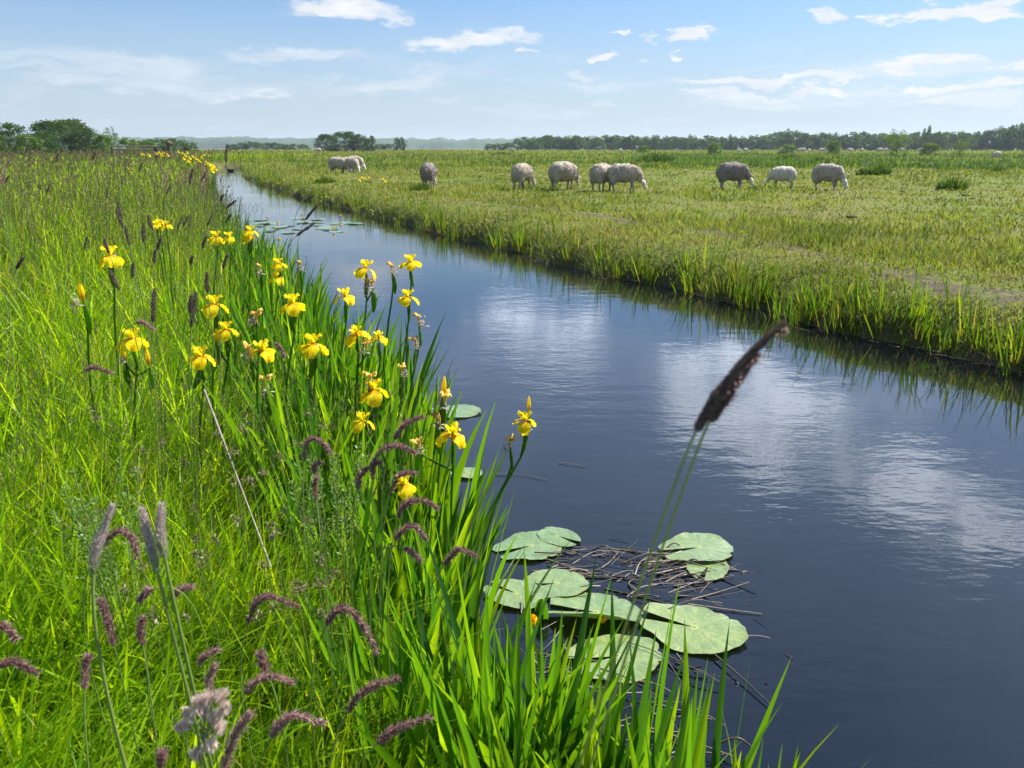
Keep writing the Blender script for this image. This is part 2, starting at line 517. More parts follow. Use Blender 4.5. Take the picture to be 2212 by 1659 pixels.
for mir, lst in ((False, CL), (True, CLM)):
    fac = None
    for u, v, wu, wv_, op in lst:
        a0, e0 = azel(u, v, mir)
        a1, _ = azel(u + wu, v, mir); _, e1 = azel(u, v - wv_, mir)
        d = t('ShaderNodeVectorMath', {0: aw, 1: (a0, e0, 0)}, operation='SUBTRACT')
        d = t('ShaderNodeVectorMath', {0: d, 1: (1 / abs(a1 - a0), 1 / abs(e1 - e0), 0)}, operation='MULTIPLY')
        d = t('ShaderNodeVectorMath', {0: d}, operation='LENGTH')
        k = t('ShaderNodeMapRange', {0: (d, 'Value'), 1: 1.25, 2: .35, 3: 0, 4: op}, interpolation_type='SMOOTHERSTEP')
        fac = k if fac is None else t.math('MAXIMUM', fac, k)
    facs.append(fac)
# thin veil that thickens towards the horizon
veil = t('ShaderNodeMapRange', {0: el, 1: .22, 2: .0, 3: 0, 4: .85}, interpolation_type='SMOOTHSTEP')
stk = noise_tex(t, 6, 5, .6, vec=t('ShaderNodeMapping', {0: ae, 3: (1, 9, 1)}))
veil = t.math('MULTIPLY', veil, t('ShaderNodeMapRange', {0: stk, 1: .3, 2: .7, 3: .75, 4: 1.1}))
SKY_K = .05
skc = t.mix(1., sky, (.73, .955, 1.19), 'MULTIPLY')
skc = t.mix(veil, skc, (5.0, 5.75, 6.6))
cn = noise_tex(t, 22, 5, .6, vec=t('ShaderNodeMapping', {0: ae, 3: (1, 2.5, 1)}))
ccol = t.mix(t('ShaderNodeMapRange', {0: cn, 1: .3, 2: .7}), (6.4, 6.8, 7.4), (8.2, 8.3, 8.5))
wisp = t('ShaderNodeTexNoise', {'Vector': t('ShaderNodeMapping', {0: ae, 3: (1, 3.2, 1)}), 'Scale': 30, 'Detail': 7, 'Roughness': .68})
wf = t('ShaderNodeMapRange', {0: wisp, 1: .3, 2: .7, 3: .6, 4: 1.15})
soft = [t('ShaderNodeMapRange', {0: t.math('MULTIPLY', f_, wf), 1: .0, 2: .8}, interpolation_type='SMOOTHSTEP') for f_ in facs]
wisp2 = t('ShaderNodeTexNoise', {'Vector': t('ShaderNodeMapping', {0: ae, 3: (1, 1.7, 1)}), 'Scale': 11, 'Detail': 7, 'Roughness': .62})
soft[1] = t('ShaderNodeMapRange', {0: t.math('MULTIPLY', facs[1], t('ShaderNodeMapRange', {0: wisp2, 1: .34, 2: .66, 3: .1, 4: 1.35})), 1: .0, 2: .9}, interpolation_type='SMOOTHSTEP')
# unseen thin cirrus, added above the frame to brighten the water's reflection
cir_fill = t.math('MULTIPLY', t('ShaderNodeMapRange', {0: el, 1: .16, 2: .30}, interpolation_type='SMOOTHSTEP'), t('ShaderNodeMapRange', {0: el, 1: .85, 2: .45}, interpolation_type='SMOOTHSTEP'))
cir_fill = t.math('MULTIPLY', cir_fill, t('ShaderNodeMapRange', {0: noise_tex(t, 5, 5, .6, vec=ae), 1: .3, 2: .7, 3: .3, 4: .6}))
skc = t.mix(cir_fill, skc, (6.4, 8.3, 11.3))
band = t.math('MULTIPLY', t('ShaderNodeMapRange', {0: el, 1: .012, 2: .045}, interpolation_type='SMOOTHSTEP'), t('ShaderNodeMapRange', {0: el, 1: .125, 2: .075}, interpolation_type='SMOOTHSTEP'))
bn = noise_tex(t, 3.2, 5, .55, vec=t('ShaderNodeMapping', {0: aw, 3: (1, 12, 1)}))
band = t.math('MULTIPLY', band, t('ShaderNodeMapRange', {0: bn, 1: .48, 2: .68, 3: 0, 4: .55}, interpolation_type='SMOOTHSTEP'))
skc = t.mix(band, skc, (7.0, 7.5, 8.2))
skc = t.mix(soft[0], skc, ccol)
skc = t.mix(soft[1], skc, (18.0, 20.0, 23.5))
bg = t('ShaderNodeBackground', {0: col_out(skc), 1: SKY_K})
t.l.new(bg.outputs[0], wo.inputs[0])

# ---------------------------------------------------------------- ground and water
rows = np.concatenate([np.arange(-6, 0, .5), np.arange(0, 16, .16), np.arange(16, 40, .45), np.arange(40, 80, 1.2), 80 * np.exp(np.linspace(.02, 3.95, 46))])
offs = np.concatenate([np.arange(.0, 1.2, .1), np.arange(1.2, 8, .28), 8 * np.exp(np.linspace(.03, 6.0, 50))])
inn = np.linspace(.06, .94, 11)
TRACK = [onz(u, v, .5) for u, v in ((1000, 440), (1180, 452), (1300, 470), (1400, 487), (1520, 503), (1640, 522), (1760, 548), (1900, 580), (2060, 620), (2230, 640))]
TR = np.array([(p.x, p.y) for p in TRACK])


def track_dist(x, y):
    x = np.asarray(x, float); y = np.asarray(y, float)
    best = np.full(x.shape, 1e9)
    for a, b in zip(TR[:-1], TR[1:]):
        ab = b - a
        tt = np.clip(((x - a[0]) * ab[0] + (y - a[1]) * ab[1]) / (ab @ ab), 0, 1)
        best = np.minimum(best, np.hypot(x - a[0] - tt * ab[0], y - a[1] - tt * ab[1]))
    return best


GV = []
for y in rows:
    l, r = float(xL(y)), float(xR(y))
    xs = np.concatenate([l - offs[::-1], l + (r - l) * inn, r + offs])
    GV.append(np.stack([xs, np.full(len(xs), y), gz(xs, np.full(len(xs), y))], -1))
GV = np.array(GV)
dl, dr = dl_dr(GV[..., 0], GV[..., 1])
td = track_dist(GV[..., 0], GV[..., 1])
cover = np.where(dr > 0, sstep(.0, .18, dr), .5) * (.35 + .65 * sstep(.1, .55, td))
me = new_mesh('ground', GV.reshape(-1, 3), grid_faces(GV.shape[0], GV.shape[1]), {'cover': cover.ravel()})
tag(link('ground', me, M['ground']), kind='structure')

wr = np.concatenate([np.arange(-6, 80, .5), [80]])
WV = np.array([[(float(xL(y)) - .35 if y < 1e9 else 0, y, 0), ((float(xL(y)) + float(xR(y))) / 2, y, 0), (float(xR(y)) + .35, y, 0)] for y in wr])
tag(link('water', new_mesh('water', WV.reshape(-1, 3), grid_faces(len(wr), 3)), M['water']), kind='structure')


# ---------------------------------------------------------------- grass (stuff)
def polar(n, r0, r1, a0, a1):
    r = np.exp(R.uniform(math.log(r0), math.log(r1), n)); a = R.uniform(a0, a1, n)
    return r * np.sin(a), r * np.cos(a), r


WIND = rad(10)


def bank_grass():
    mb = MB()
    # fine grass
    x, y, r = polar(300000, .75, 140, rad(-62), rad(40))
    dl, dr = dl_dr(x, y)
    cl = fbm(x * 1.3, y * 1.3, 31, 3)
    keep = (dl > .03) & (y > .15) & (y < 150) & (R.uniform(0, 1, len(x)) < .25 + 2.4 * (cl - .34)) & (R.uniform(0, 1, len(x)) < np.where(y < 2.2, .05 + .95 * sstep(.2, .7, dl), np.where(y < 8, .10 + .90 * sstep(.4, 1.15, dl), .25 + .75 * sstep(.1, .9, dl))))
    x, y, r, cl, dl = x[keep], y[keep], r[keep], cl[keep], dl[keep]
    n = len(x)
    tall = fbm(x * .35, y * .35, 77, 2)
    h = R.uniform(.22, .52, n) * (.7 + .6 * cl) * np.interp(r, [1, 3, 8, 30], [.95, 1.05, 1.25, 1.5]) * np.interp(dl, [0, .6], [.75, 1])
    w = np.maximum(.0054, .0013 * r) * R.uniform(.6, 1.7, n)
    az = np.where(R.uniform(0, 1, n) < .4, R.normal(WIND, .9, n), R.uniform(-PI, PI, n))
    V, F, A, k = blades(np.stack([x, y, gz(x, y) - .01], -1), h, w, az, R.uniform(.0, .35, n), np.abs(R.normal(.75, .55, n)), K=5, twist=R.normal(0, .6, n))
    ti = np.clip(R.normal(.46, .2, n) + (cl - .5) * .5 + (R.uniform(0, 1, n) > .955) * .6, 0, 1)
    mb.add(V, F, np.repeat(ti, k), A)
    o = mb.build('bank_grass', M['bank'])
    tag(o, 'dense long green grass covering the left bank', 'grass', kind='stuff')
    # broad bright blades, thick towards the left edge
    mb = MB()
    x, y, r = polar(95000, .8, 60, rad(-60), rad(25))
    dl, dr = dl_dr(x, y)
    cl = fbm(x * .8 + 9, y * .8, 41, 3)
    dens = (.16 + .75 * sstep(.42, .65, cl)) * sstep(.3, 1.2, dl) * np.interp(x / np.maximum(y, .3), [-.75, -.35, 0], [1, .55, .3])
    keep = (R.uniform(0, 1, len(x)) < dens) & (y > .3)
    x, y, r = x[keep], y[keep], r[keep]; n = len(x)
    h = R.uniform(.35, .72, n) * np.interp(r, [1, 3, 8], [.85, 1, 1.1])
    w = np.maximum(.0115, .0014 * r) * R.uniform(.7, 1.4, n)
    V, F, A, k = blades(np.stack([x, y, gz(x, y)], -1), h, w, R.normal(WIND, 1.3, n), R.uniform(.05, .45, n), np.abs(R.normal(.9, .5, n)), K=7, twist=R.normal(0, .5, n), fold=.3)
    mb.add(V, F, np.repeat(R.uniform(0, 1, n), k), A)
    tag(mb.build('broad_leaved_grass', M['broad']), 'bright broad-bladed grass growing through the left bank', 'grass', kind='stuff')
    # flowering grass: thin stems with loose brownish heads
    mb = MB()
    x, y, r = polar(47000, 2.2, 110, rad(-60), rad(8))
    dl, dr = dl_dr(x, y)
    cl = fbm(x * .5 + 3, y * .5, 51, 3)
    keep = (dl > .25) & (y < 120) & (R.uniform(0, 1, len(x)) < sstep(.35, .65, cl) * np.interp(r, [2, 4, 7], [.1, .55, 1]))
    x, y, r = x[keep], y[keep], r[keep]; n = len(x)
    h = R.uniform(.55, .95, n) * np.interp(r, [2, 6, 30], [.9, 1.05, 1.25])
    w = np.maximum(.0016, .00035 * r)
    B = np.stack([x, y, gz(x, y)], -1)
    az = R.normal(WIND, .7, n); p0 = R.uniform(0, .18, n); p1 = R.uniform(.05, .5, n)
    V, F, A, k = blades(B, h, w, az, p0, p1, K=4, taper=8, root=1)
    mb.add(V, F, np.repeat(R.uniform(.0, .4, n), k), A)
    tip = V.reshape(n, 5, 2, 3)[:, 4].mean(1); pre = V.reshape(n, 5, 2, 3)[:, 3].mean(1); T = tip - pre
    T /= np.linalg.norm(T, axis=1, keepdims=True)
    for j in range(9):
        s = R.uniform(0, .14, n)[:, None]
        D = T + R.normal(0, .4, (n, 3))
        sp = np.maximum(.014, .0018 * r)
        V, F = diamonds(tip - T * s, D, sp * R.uniform(.8, 1.6, n), np.maximum(.0028, .0007 * r))
        mb.add(V, F, np.repeat(R.uniform(.2, 1, n), 4))
    tag(mb.build('flowering_grass', M['panicle']), 'brownish flowering grass heads in a haze over the left bank', 'grass', kind='stuff')


bank_grass()


def meadow_grass():
    mb = MB()
    x, y, r = polar(540000, 5.0, 460, rad(-40), rad(50))
    dl, dr = dl_dr(x, y)
    td = track_dist(x, y)
    cl = fbm(x * 1.1, y * 1.1, 61, 3); big = fbm(x * .16, y * .16, 63, 3)
    keep = (((dr > .02)) | (y > 77)) & (R.uniform(0, 1, len(x)) < (.25 + 1.2 * (cl - .15) + .5 * (dr < 3) + .6 * (dr < .7))  * (.18 + .82 * sstep(.05, .5, td + (cl - .5) * .5)))
    x, y, r, cl, big, dr, td = (q[keep] for q in (x, y, r, cl, big, dr, td)); n = len(x)
    rough = sstep(.52, .66, big) * sstep(1.2, 3, dr)
    h = R.uniform(.04, .085, n) * (1 + .7 * (cl > .58)) * (1 + 1.0 * rough) * np.interp(r, [6, 20, 60, 120, 400], [1, 1.0, 1.3, 1.9, 5])
    h *= 1 + .7 * np.exp(-np.maximum(dr, 0) / .3)
    w = np.maximum(.005, .00125 * r) * R.uniform(.7, 1.4, n)
    V, F, A, k = blades(np.stack([x, y, gz(x, y) - .008], -1), h, w, R.uniform(-PI, PI, n), R.uniform(0, .8, n), R.uniform(.3, 1.4, n), K=3, twist=R.normal(0, .5, n))
    ti = np.clip(R.normal(.48, .22, n) + (big - .5) * .4 - rough * .1 + .42 * sstep(.6, .7, fbm(x * 2.3 + 5, y * 2.3, 171, 2)) * np.where(dr < 4, .9, .35) + (R.uniform(0, 1, n) > .985) * .5, 0, 1)
    mb.add(V, F, np.repeat(ti, k), A)
    tag(mb.build('meadow_grass', M['meadow']), 'short grazed grass of the sheep meadow', 'grass', kind='stuff')
    # long fine stalks leaning with the wind in the rougher parts
    mb = MB()
    x, y, r = polar(46000, 8, 150, rad(-35), rad(50))
    dl, dr = dl_dr(x, y)
    big = fbm(x * .2 + 7, y * .2, 67, 3)
    keep = ((dr > 1.5) | (y > 78)) & (R.uniform(0, 1, len(x)) < sstep(.50, .66, big) * np.interp(r, [8, 20, 50], [.7, .8, .8]))
    x, y, r = x[keep], y[keep], r[keep]; n = len(x)
    V, F, A, k = blades(np.stack([x, y, gz(x, y)], -1), R.uniform(.14, .38, n), np.maximum(.003, .0006 * r), R.normal(rad(5), .6, n), R.uniform(.1, .5, n), R.uniform(.1, .6, n), K=4, taper=3)
    mb.add(V, F, np.repeat(np.clip(R.normal(.25, .25, n), 0, 1), k), A)
    tag(mb.build('meadow_stalks', M['meadow']), 'thin seeding grass stalks leaning in the sheep meadow', 'grass', kind='stuff')
    # the wet far strip, long lush tufts
    mb = MB()
    x, y, r = polar(90000, 44, 190, rad(-16), rad(50))
    q = fbm(x * .12, y * .12, 69, 3)
    dl, dr = dl_dr(x, y)
    keep = ((dr > 3) | (y > 80)) & (y > 50) & (R.uniform(0, 1, len(x)) < sstep(.44, .6, q) * np.interp(x / y, [-.35, .05, .3], [.12, .35, 1]))
    x, y, r, q = x[keep], y[keep], r[keep], q[keep]; n = len(x)
    V, F, A, k = blades(np.stack([x, y, gz(x, y)], -1), R.uniform(.25, .6, n) * (.6 + .8 * q), .0011 * r, R.normal(0, 1.2, n), R.uniform(.0, .6, n), R.uniform(.3, 1.2, n), K=3)
    mb.add(V, F, np.repeat(np.clip(R.normal(.45, .22, n), 0, 1), k), A)
    tag(mb.build('marsh_grass', M['rush']), 'lush long marsh grass in a strip beyond the sheep', 'grass', kind='stuff')


meadow_grass()


# ---------------------------------------------------------------- leaf clumps along the water
def leaf_clump(name, n, h0, h1, w0, w1, spread, lean, bend, mat, fold=.35, K=6, tint=(0, 1), fan=True):
    mb = MB()
    a0 = R.uniform(0, PI)
    B = np.zeros((n, 3)); off = np.linspace(-1, 1, n) if fan else R.uniform(-1, 1, n)
    B[:, 0] = off * spread * math.cos(a0) + R.normal(0, spread * .3, n)
    B[:, 1] = off * spread * math.sin(a0) + R.normal(0, spread * .3, n)
    B[:, 2] = -.04
    h = R.uniform(h0, h1, n)
    az = np.where(off > 0, a0, a0 + PI) + R.normal(0, .5, n)
    V, F, A, k = blades(B, h, R.uniform(w0, w1, n), az, np.abs(off) * lean * R.uniform(.5, 1.2, n), np.abs(R.normal(0, bend, n)), K=K, twist=R.normal(0, .7, n), power=2, fold=fold, taper=3.2, root=.75)
    mb.add(V, F, np.repeat(R.uniform(tint[0], tint[1], n), k), A)
    me = mb.mesh(name); me.materials.append(mat)
    return me


iris_meshes = [leaf_clump('iris_clump', int(R.integers(8, 13)), .55, 1.02, .026, .042, .085, .30, .22, M['iris_leaf'], K=8, tint=(0, .97)) for _ in range(9)]
iris_meshes += [leaf_clump('iris_clump', 8, .5, .9, .02, .034, .07, .33, .35, M['iris_leaf'], K=8, tint=(0, 1))]
n_iris = 0
IL = 'clump of upright sword-shaped iris leaves at the edge of the left bank'
IG = 'iris leaf clumps along the left bank'


def place_clump(mesh, x, y, s=1., name='iris_clump', label=IL, cat='iris leaves', group=IG, zoff=0., tilt=None):
    o = bpy.data.objects.new(name, mesh); COL.objects.link(o)
    o.location = (x, y, max(float(gz(x, y)), -.12) + zoff)
    tx, ty = tilt or (random.gauss(0, .08), random.gauss(.06, .08))
    o.rotation_euler = (tx, ty, random.uniform(0, 2 * PI)); o.scale = (s, s, s * random.uniform(.9, 1.1))
    return tag(o, label, cat, group)


tries = 0
while n_iris < 300 and tries < 5000:
    tries += 1
    y = math.exp(random.triangular(math.log(1.1), math.log(16), math.log(3.4)))
    d = random.triangular(-.06, 1.25, .15) * (1 if y > 2.2 else .55)
    if y > 6: d = random.triangular(-.1, .6, .1)
    if y < 1.6 and random.random() < .5: continue
    if y < 3.6: d = random.triangular(.04, .9, .12)
    x = float(xL(y)) - d / .91
    if float(fbm(x * 1.3, y * 1.3, 91, 2)) < .40 and d > .45: continue
    s = random.uniform(.78, 1.05) * np.interp(y, [1, 1.9, 2.6, 8, 16], [.62, .75, .95, .95, .8]) * np.interp(d, [-.1, .5, .95], [.92, 1, .75])
    place_clump(random.choice(iris_meshes), x, y, s)
    n_iris += 1

for k in range(66):       # the open stand in the shallows at the photographer's feet
    y = random.uniform(1.12, 1.70); d = random.triangular(-.46, .25, -.05)
    place_clump(random.choice(iris_meshes), float(xL(y)) - d / .91, y, random.uniform(.72, 1.0) + .3 * min(d, 0), label='sword-shaped iris leaf clump at the waterside in the bottom foreground', group='iris leaf clumps in the bottom foreground')
reed_meshes = [leaf_clump('reed_clump', int(R.integers(10, 18)), .18, .68, .011, .020, .17, .38, .32, M['reed'], K=5, fan=False) for _ in range(9)]
RG = 'green reed clumps along the right bank'
n_reed = 0; tries = 0
while n_reed < 255 and tries < 6000:
    tries += 1
    y = math.exp(random.triangular(math.log(4.2), math.log(70), math.log(7)))
    d = random.triangular(-.14, .5, .02) * (1 if y < 20 else 1.8)
    x = float(xR(y)) + d / .9
    f = float(fbm(np.float64(y * .9), np.float64(3.3), 97, 2))
    if f < .47 and y < 18 and random.random() < .88: continue
    s = random.uniform(.5, 1.2) * np.interp(y, [4, 9, 14, 30, 70], [1.0, .9, .95, 1.25, 1.9]) * (1 - .5 * max(d, 0))
    place_clump(random.choice(reed_meshes), x, y, s, 'reed_clump', 'clump of bright green reed blades at the edge of the right bank', 'reeds', RG)
    n_reed += 1
n = 0
while n < 60:
    y = math.exp(random.uniform(math.log(14), math.log(74)))
    x = float(xL(y)) - random.uniform(-.1, .9)
    place_clump(random.choice(reed_meshes), x, y, random.uniform(1.2, 1.7), 'reed_clump', 'clump of reed blades at the water edge of the far left bank', 'reeds', 'reed clumps along the far left bank')
    n += 1
for k in range(34):      # reeds closing the end of the visible water
    x = random.uniform(-34, -20); y = random.uniform(75.5, 82)
    place_clump(random.choice(reed_meshes), x, y, random.uniform(1.6, 2.8), 'reed_clump', 'tall green reed clump where the ditch disappears', 'reeds', 'reed clumps at the far end of the ditch')

# clods and droppings lying about the grazed grass
for k, (u, v) in enumerate(((2040, 428), (2085, 425), (2100, 432), (2150, 470), (2010, 505), (1690, 512), (1950, 415), (2120, 520), (1600, 500), (1840, 470), (1335, 455))):
    p = onz(u, v, .5); n = 26
    th = np.linspace(0, 2 * PI, 12, endpoint=False); rr = .5 * np.array([.03, .16, .15, .09, .01])[:, None] * (1 + .35 * R.normal(size=(5, 12)) * .6)
    V = np.stack([np.cos(th) * rr * 1.25, np.sin(th) * rr, np.array([-.03, -.01, .03, .045, .05])[:, None] + R.normal(0, .006, (5, 12))], -1)
    mb = MB(); mb.add(V.reshape(-1, 3), grid_faces(5, 12, True))
    o = mb.build('mud_clod', M['mud'], loc=(p.x, p.y, float(gz(p.x, p.y)))); o.rotation_euler = (0, 0, R.uniform(0, 6))
    tag(o, 'small dark brown clod of mud lying in the grazed meadow', 'clod', 'dark clods scattered over the meadow')

# rush tussocks in the meadow
TUS = [((1895, 378), .95, .6, 'dark green rush tussock to the right of the rightmost near sheep'),
       ((2052, 410), .75, .45, 'dark rush tussock standing alone in the short grass at right'),
       ((1862, 378), .5, .4, 'small greyish rush tussock left of the dark round one'),
       ((1412, 352), 2.6, 1.1, 'wide dark green rush clump behind the overlapping pair of sheep'),
       ((1700, 346), 2.0, .8, 'long green rush clump behind the pale sheep'),
       ((1765, 352), 1.3, .6, 'green rush clump behind the sheep that shows its face'),
       ((1080, 336), 3.0, .7, 'low dark rush clump far behind the single rear-view sheep'),
       ((2150, 372), 1.0, .4, 'pale green rush clump near the right edge below the far sheep'),
       ((700, 395), .7, .25, 'ragged grass tuft below the three huddled sheep'),
       ((905, 412), .45, .25, 'green grass tuft at the feet of the rear-view sheep')]
for (u, v), wd, ht, lab in TUS:
    wd *= 1.35; ht *= 1.35
    p = onz(u, v, .5); n = 420
    a = R.uniform(-PI, PI, n); q = np.sqrt(R.uniform(0, 1, n))
    B = np.stack([np.cos(a) * q * wd * .5, np.sin(a) * q * wd * .35, np.full(n, -.03)], -1)
    dd = p.length
    V, F, A, k = blades(B, R.uniform(.5, 1.0, n) * ht * (1.1 - .4 * q), max(.008, .0011 * dd), R.normal(0, .9, n), .15 + q * .5 * R.uniform(.5, 1, n), R.uniform(.2, .8, n), K=4)
    mb = MB(); mb.add(V, F, np.repeat(np.clip(R.normal(.35, .25, n), 0, 1), k), A)
    o = mb.build('rush_tussock', M['rush'], loc=(p.x, p.y, float(gz(p.x, p.y))))
    tag(o, lab, 'rush tussock')


# ---------------------------------------------------------------- irises
def petal_surface(path, width, nl=11, nw=7, cup=.25, ruff=.0, seed=0, yaw=0.):
    """path: function s -> (r, z); width: function s -> half width"""
    s = np.linspace(0, 1, nl); q = np.linspace(-1, 1, nw)
    V = np.zeros((nl, nw, 3))
    rz = np.array([path(a) for a in s]); T = np.gradient(rz, axis=0); T /= np.linalg.norm(T, axis=1, keepdims=True) + 1e-9
    N = np.stack([-T[:, 1], T[:, 0]], -1)
    for i in range(nl):
        hw = width(s[i])
        off = -cup * hw * q ** 2 + ruff * np.sin(q * 5 + s[i] * 9 + seed) * hw * s[i]
        V[i, :, 0] = rz[i, 0] + N[i, 0] * off
        V[i, :, 2] = rz[i, 1] + N[i, 1] * off
        V[i, :, 1] = q * hw
    c, n_ = math.cos(yaw), math.sin(yaw)
    X = V[..., 0] * c - V[..., 1] * n_; Y = V[..., 0] * n_ + V[..., 1] * c
    V[..., 0], V[..., 1] = X, Y
    return V.reshape(-1, 3), grid_faces(nl, nw)


def arc_path(L, ph0, ph1, pw=1.0, r0=.003, z0=0.):
    n = 40; r, z = r0, z0; pts = [(r, z)]
    for k in range(n):
        ph = ph0 + (ph1 - ph0) * ((k + .5) / n) ** pw
        r += math.sin(ph) * L / n; z += math.cos(ph) * L / n; pts.append((r, z))
    P = np.array(pts)
    return lambda s: (np.interp(s * n, range(n + 1), P[:, 0]), np.interp(s * n, range(n + 1), P[:, 1]))


def fall_w(s):
    return .005 + .0265 * math.sin(min(1, max(0, (s - .12) / .88)) ** .8 * PI * .93) ** .8 if s > .12 else .005 + .002 * s


PET = {}
for kk in range(4):
    mb = MB()
    V, F = petal_surface(arc_path(.080, rad(52 + 6 * kk), rad(166 + 6 * kk), .66), fall_w, cup=.10, ruff=.34, seed=kk * 2.1)
    mb.add(V, F, np.repeat(np.clip(.6 + R.normal(0, .22, 11), 0, 1), 7), np.repeat(np.linspace(0, 1, 11), 7))
    PET[kk] = mb.mesh('fall_petal'); PET[kk].materials.append(M['petal'])
mb = MB()
for j in range(3):
    a = j * 2 * PI / 3
    V, F = petal_surface(arc_path(.048, rad(18), rad(70), 1.3, z0=.004), lambda s: .006 + .006 * math.sin(s * PI * .8), cup=.5, ruff=.5, yaw=a)
    mb.add(V, F, .8, np.ones(len(V)))
    V, F = petal_surface(arc_path(.040, rad(2), rad(22), 1.2, z0=.002), lambda s: .003 + .006 * math.sin(s * PI * .85), cup=.3, ruff=.5, yaw=a + PI / 3)
    mb.add(V, F, .95, np.ones(len(V)))
V, F = tube(spline([(0, 0, -.03), (0, 0, -.01), (0, 0, .01)], 6), [.003, .004, .006, .007, .006, .004], 8); mb.add(V, F, .3)
FLOWER = mb.mesh('flower'); FLOWER.materials.append(M['petal'])


def wilt_mesh(seed):
    rr = np.random.default_rng(seed); mb = MB()
    V, F = tube(spline([(0, 0, -.025), (0, 0, 0), (.002, 0, .02)], 8), np.array([.002, .003, .004, .005, .006, .006, .005, .003]), 7); mb.add(V, F, .8)
    for j in range(5):
        yaw = rr.uniform(0, 2 * PI)
        V, F = petal_surface(arc_path(rr.uniform(.02, .036), rad(rr.uniform(5, 50)), rad(rr.uniform(60, 190)), 1.2, z0=.01), lambda s: .004 + .005 * math.sin(s * PI), nl=9, nw=5, cup=1.0, ruff=.9, seed=j * 1.7 + seed, yaw=yaw)
        mb.add(V, F, rr.uniform(.3, 1))
    m = mb.mesh('wilted_flower'); m.materials.append(M['wilt']); return m


WILT = [wilt_mesh(k) for k in range(4)]


def papery_mesh(seed):
    rr = np.random.default_rng(seed + 50); mb = MB()
    P = rr.normal(0, .008, (26, 3)) * np.array([1, 1, 1.6]); D = rr.normal(size=(26, 3))
    V, F = diamonds(P, D, rr.uniform(.012, .024, 26), .008); mb.add(V, F, np.repeat(rr.uniform(0, 1, 26), 4))
    m = mb.mesh('withered_petals'); m.materials.append(M['papery']); return m


PAPER = [papery_mesh(k) for k in range(3)]


def spathe_mesh():
    mb = MB()
    s = np.linspace(0, 1, 10)
    C = np.stack([.006 * np.sin(s * 3), 0 * s, -.095 + .10 * s], -1)
    V, F = tube(C, .0035 + .0085 * np.sin(np.clip(s, 0, 1) ** .9 * PI * .97), 8)
    V[:, 1] *= .55
    mb.add(V, F, .55, np.repeat(s * .9, 8))
    m = mb.mesh('spathe'); m.materials.append(M['iris_leaf']); return m


SPATHE = spathe_mesh()


def bud_mesh():
    s = np.linspace(0, 1, 10); mb = MB()
    V, F = tube(np.stack([0 * s, 0 * s, .065 * s], -1), .0015 + .0065 * np.sin(s ** .8 * PI) , 7)
    mb.add(V, F, .4, np.repeat(s, 7)); m = mb.mesh('bud'); m.materials.append(M['petal']); return m


BUD = bud_mesh()


def add_flower(root, p, kind, yaw, size, tilt):
    """p relative to the plant's base"""
    rot = (Matrix.Rotation(yaw, 4, 'Z') @ Matrix.Rotation(tilt, 4, 'Y'))
    e = (Matrix.Translation(p) @ rot).to_euler()
    if kind == 'open':
        f = link('flower', FLOWER, parent=root, loc=p); f.rotation_euler = e; f.scale = (size * .87,) * 3
        for j in range(3):
            q = link('petal', PET[random.randrange(4)], parent=f); q.rotation_euler = (0, 0, j * 2 * PI / 3 + random.gauss(0, .12)); q.scale = (random.uniform(.9, 1.1),) * 3
    elif kind == 'wilt':
        f = link('wilted_flower', random.choice(WILT), parent=root, loc=p); f.rotation_euler = e; f.scale = (size * .95,) * 3
    elif kind == 'bud':
        f = link('bud', BUD, parent=root, loc=p - Vector((0, 0, .02))); f.rotation_euler = (random.gauss(0, .1), random.gauss(.05, .1), 0); f.scale = (size,) * 3
    s = link('spathe', SPATHE, parent=root, loc=p - Vector((0, 0, .028))); s.rotation_euler = (random.gauss(0, .06), random.gauss(.03, .08), random.uniform(0, 6)); s.scale = (size,) * 3
    if kind == 'wilt' or random.random() < .3:
        w = link('withered_petals', random.choice(PAPER), parent=root, loc=p + Vector((random.uniform(-.02, .02), -.008, -.02)))


def iris_plant(u, v, t, kind, label, yaw=None, size=1., extra=()):
    hp = at(u, v, t)
    bx, by = hp.x - .05 + random.gauss(0, .03), hp.y + random.gauss(0, .05)
    dl = (float(xL(by)) - bx) * .91
    if dl < .02: bx = float(xL(by)) - .02
    bz = float(gz(bx, by)) - .02
    root = empty('yellow_iris', (bx, by, bz))
    tag(root, label, 'iris', 'yellow irises of the left bank')
    b = Vector((bx, by, bz)); top = hp - b
    yaw = random.uniform(0, 6.28) if yaw is None else yaw
    add_flower(root, top + Vector((0, 0, .0)), kind, yaw, size, random.gauss(.0, .12))
    mid = top * .55 + Vector((-.02, 0, .02)); neck = top - Vector((0, 0, .11))
    C = spline([(0, 0, 0), mid, neck, top - Vector((0, 0, .02))], 14)
    mb = MB(); V, F = tube(C, np.linspace(.0052, .0032, 14), 7); mb.add(V, F, .35, np.repeat(np.linspace(.2, .8, 14), 7))
    mb.build('stem', M['iris_leaf'], root)
    for (eu, ev, ek) in extra:
        ep = at(eu, ev, t) - b
        j = C[8]
        add_flower(root, ep, ek, random.uniform(0, 6), size, random.gauss(0, .15))
        mb = MB(); cc = spline([tuple(j), tuple((Vector(j) + ep) * .5 + Vector((0, 0, -.02))), tuple(ep - Vector((0, 0, .03)))], 9)
        V, F = tube(cc, np.linspace(.004, .003, 9), 6); mb.add(V, F, .35, np.repeat(np.linspace(.3, .8, 9), 6)); mb.build('side_stem', M['iris_leaf'], root)
    return root


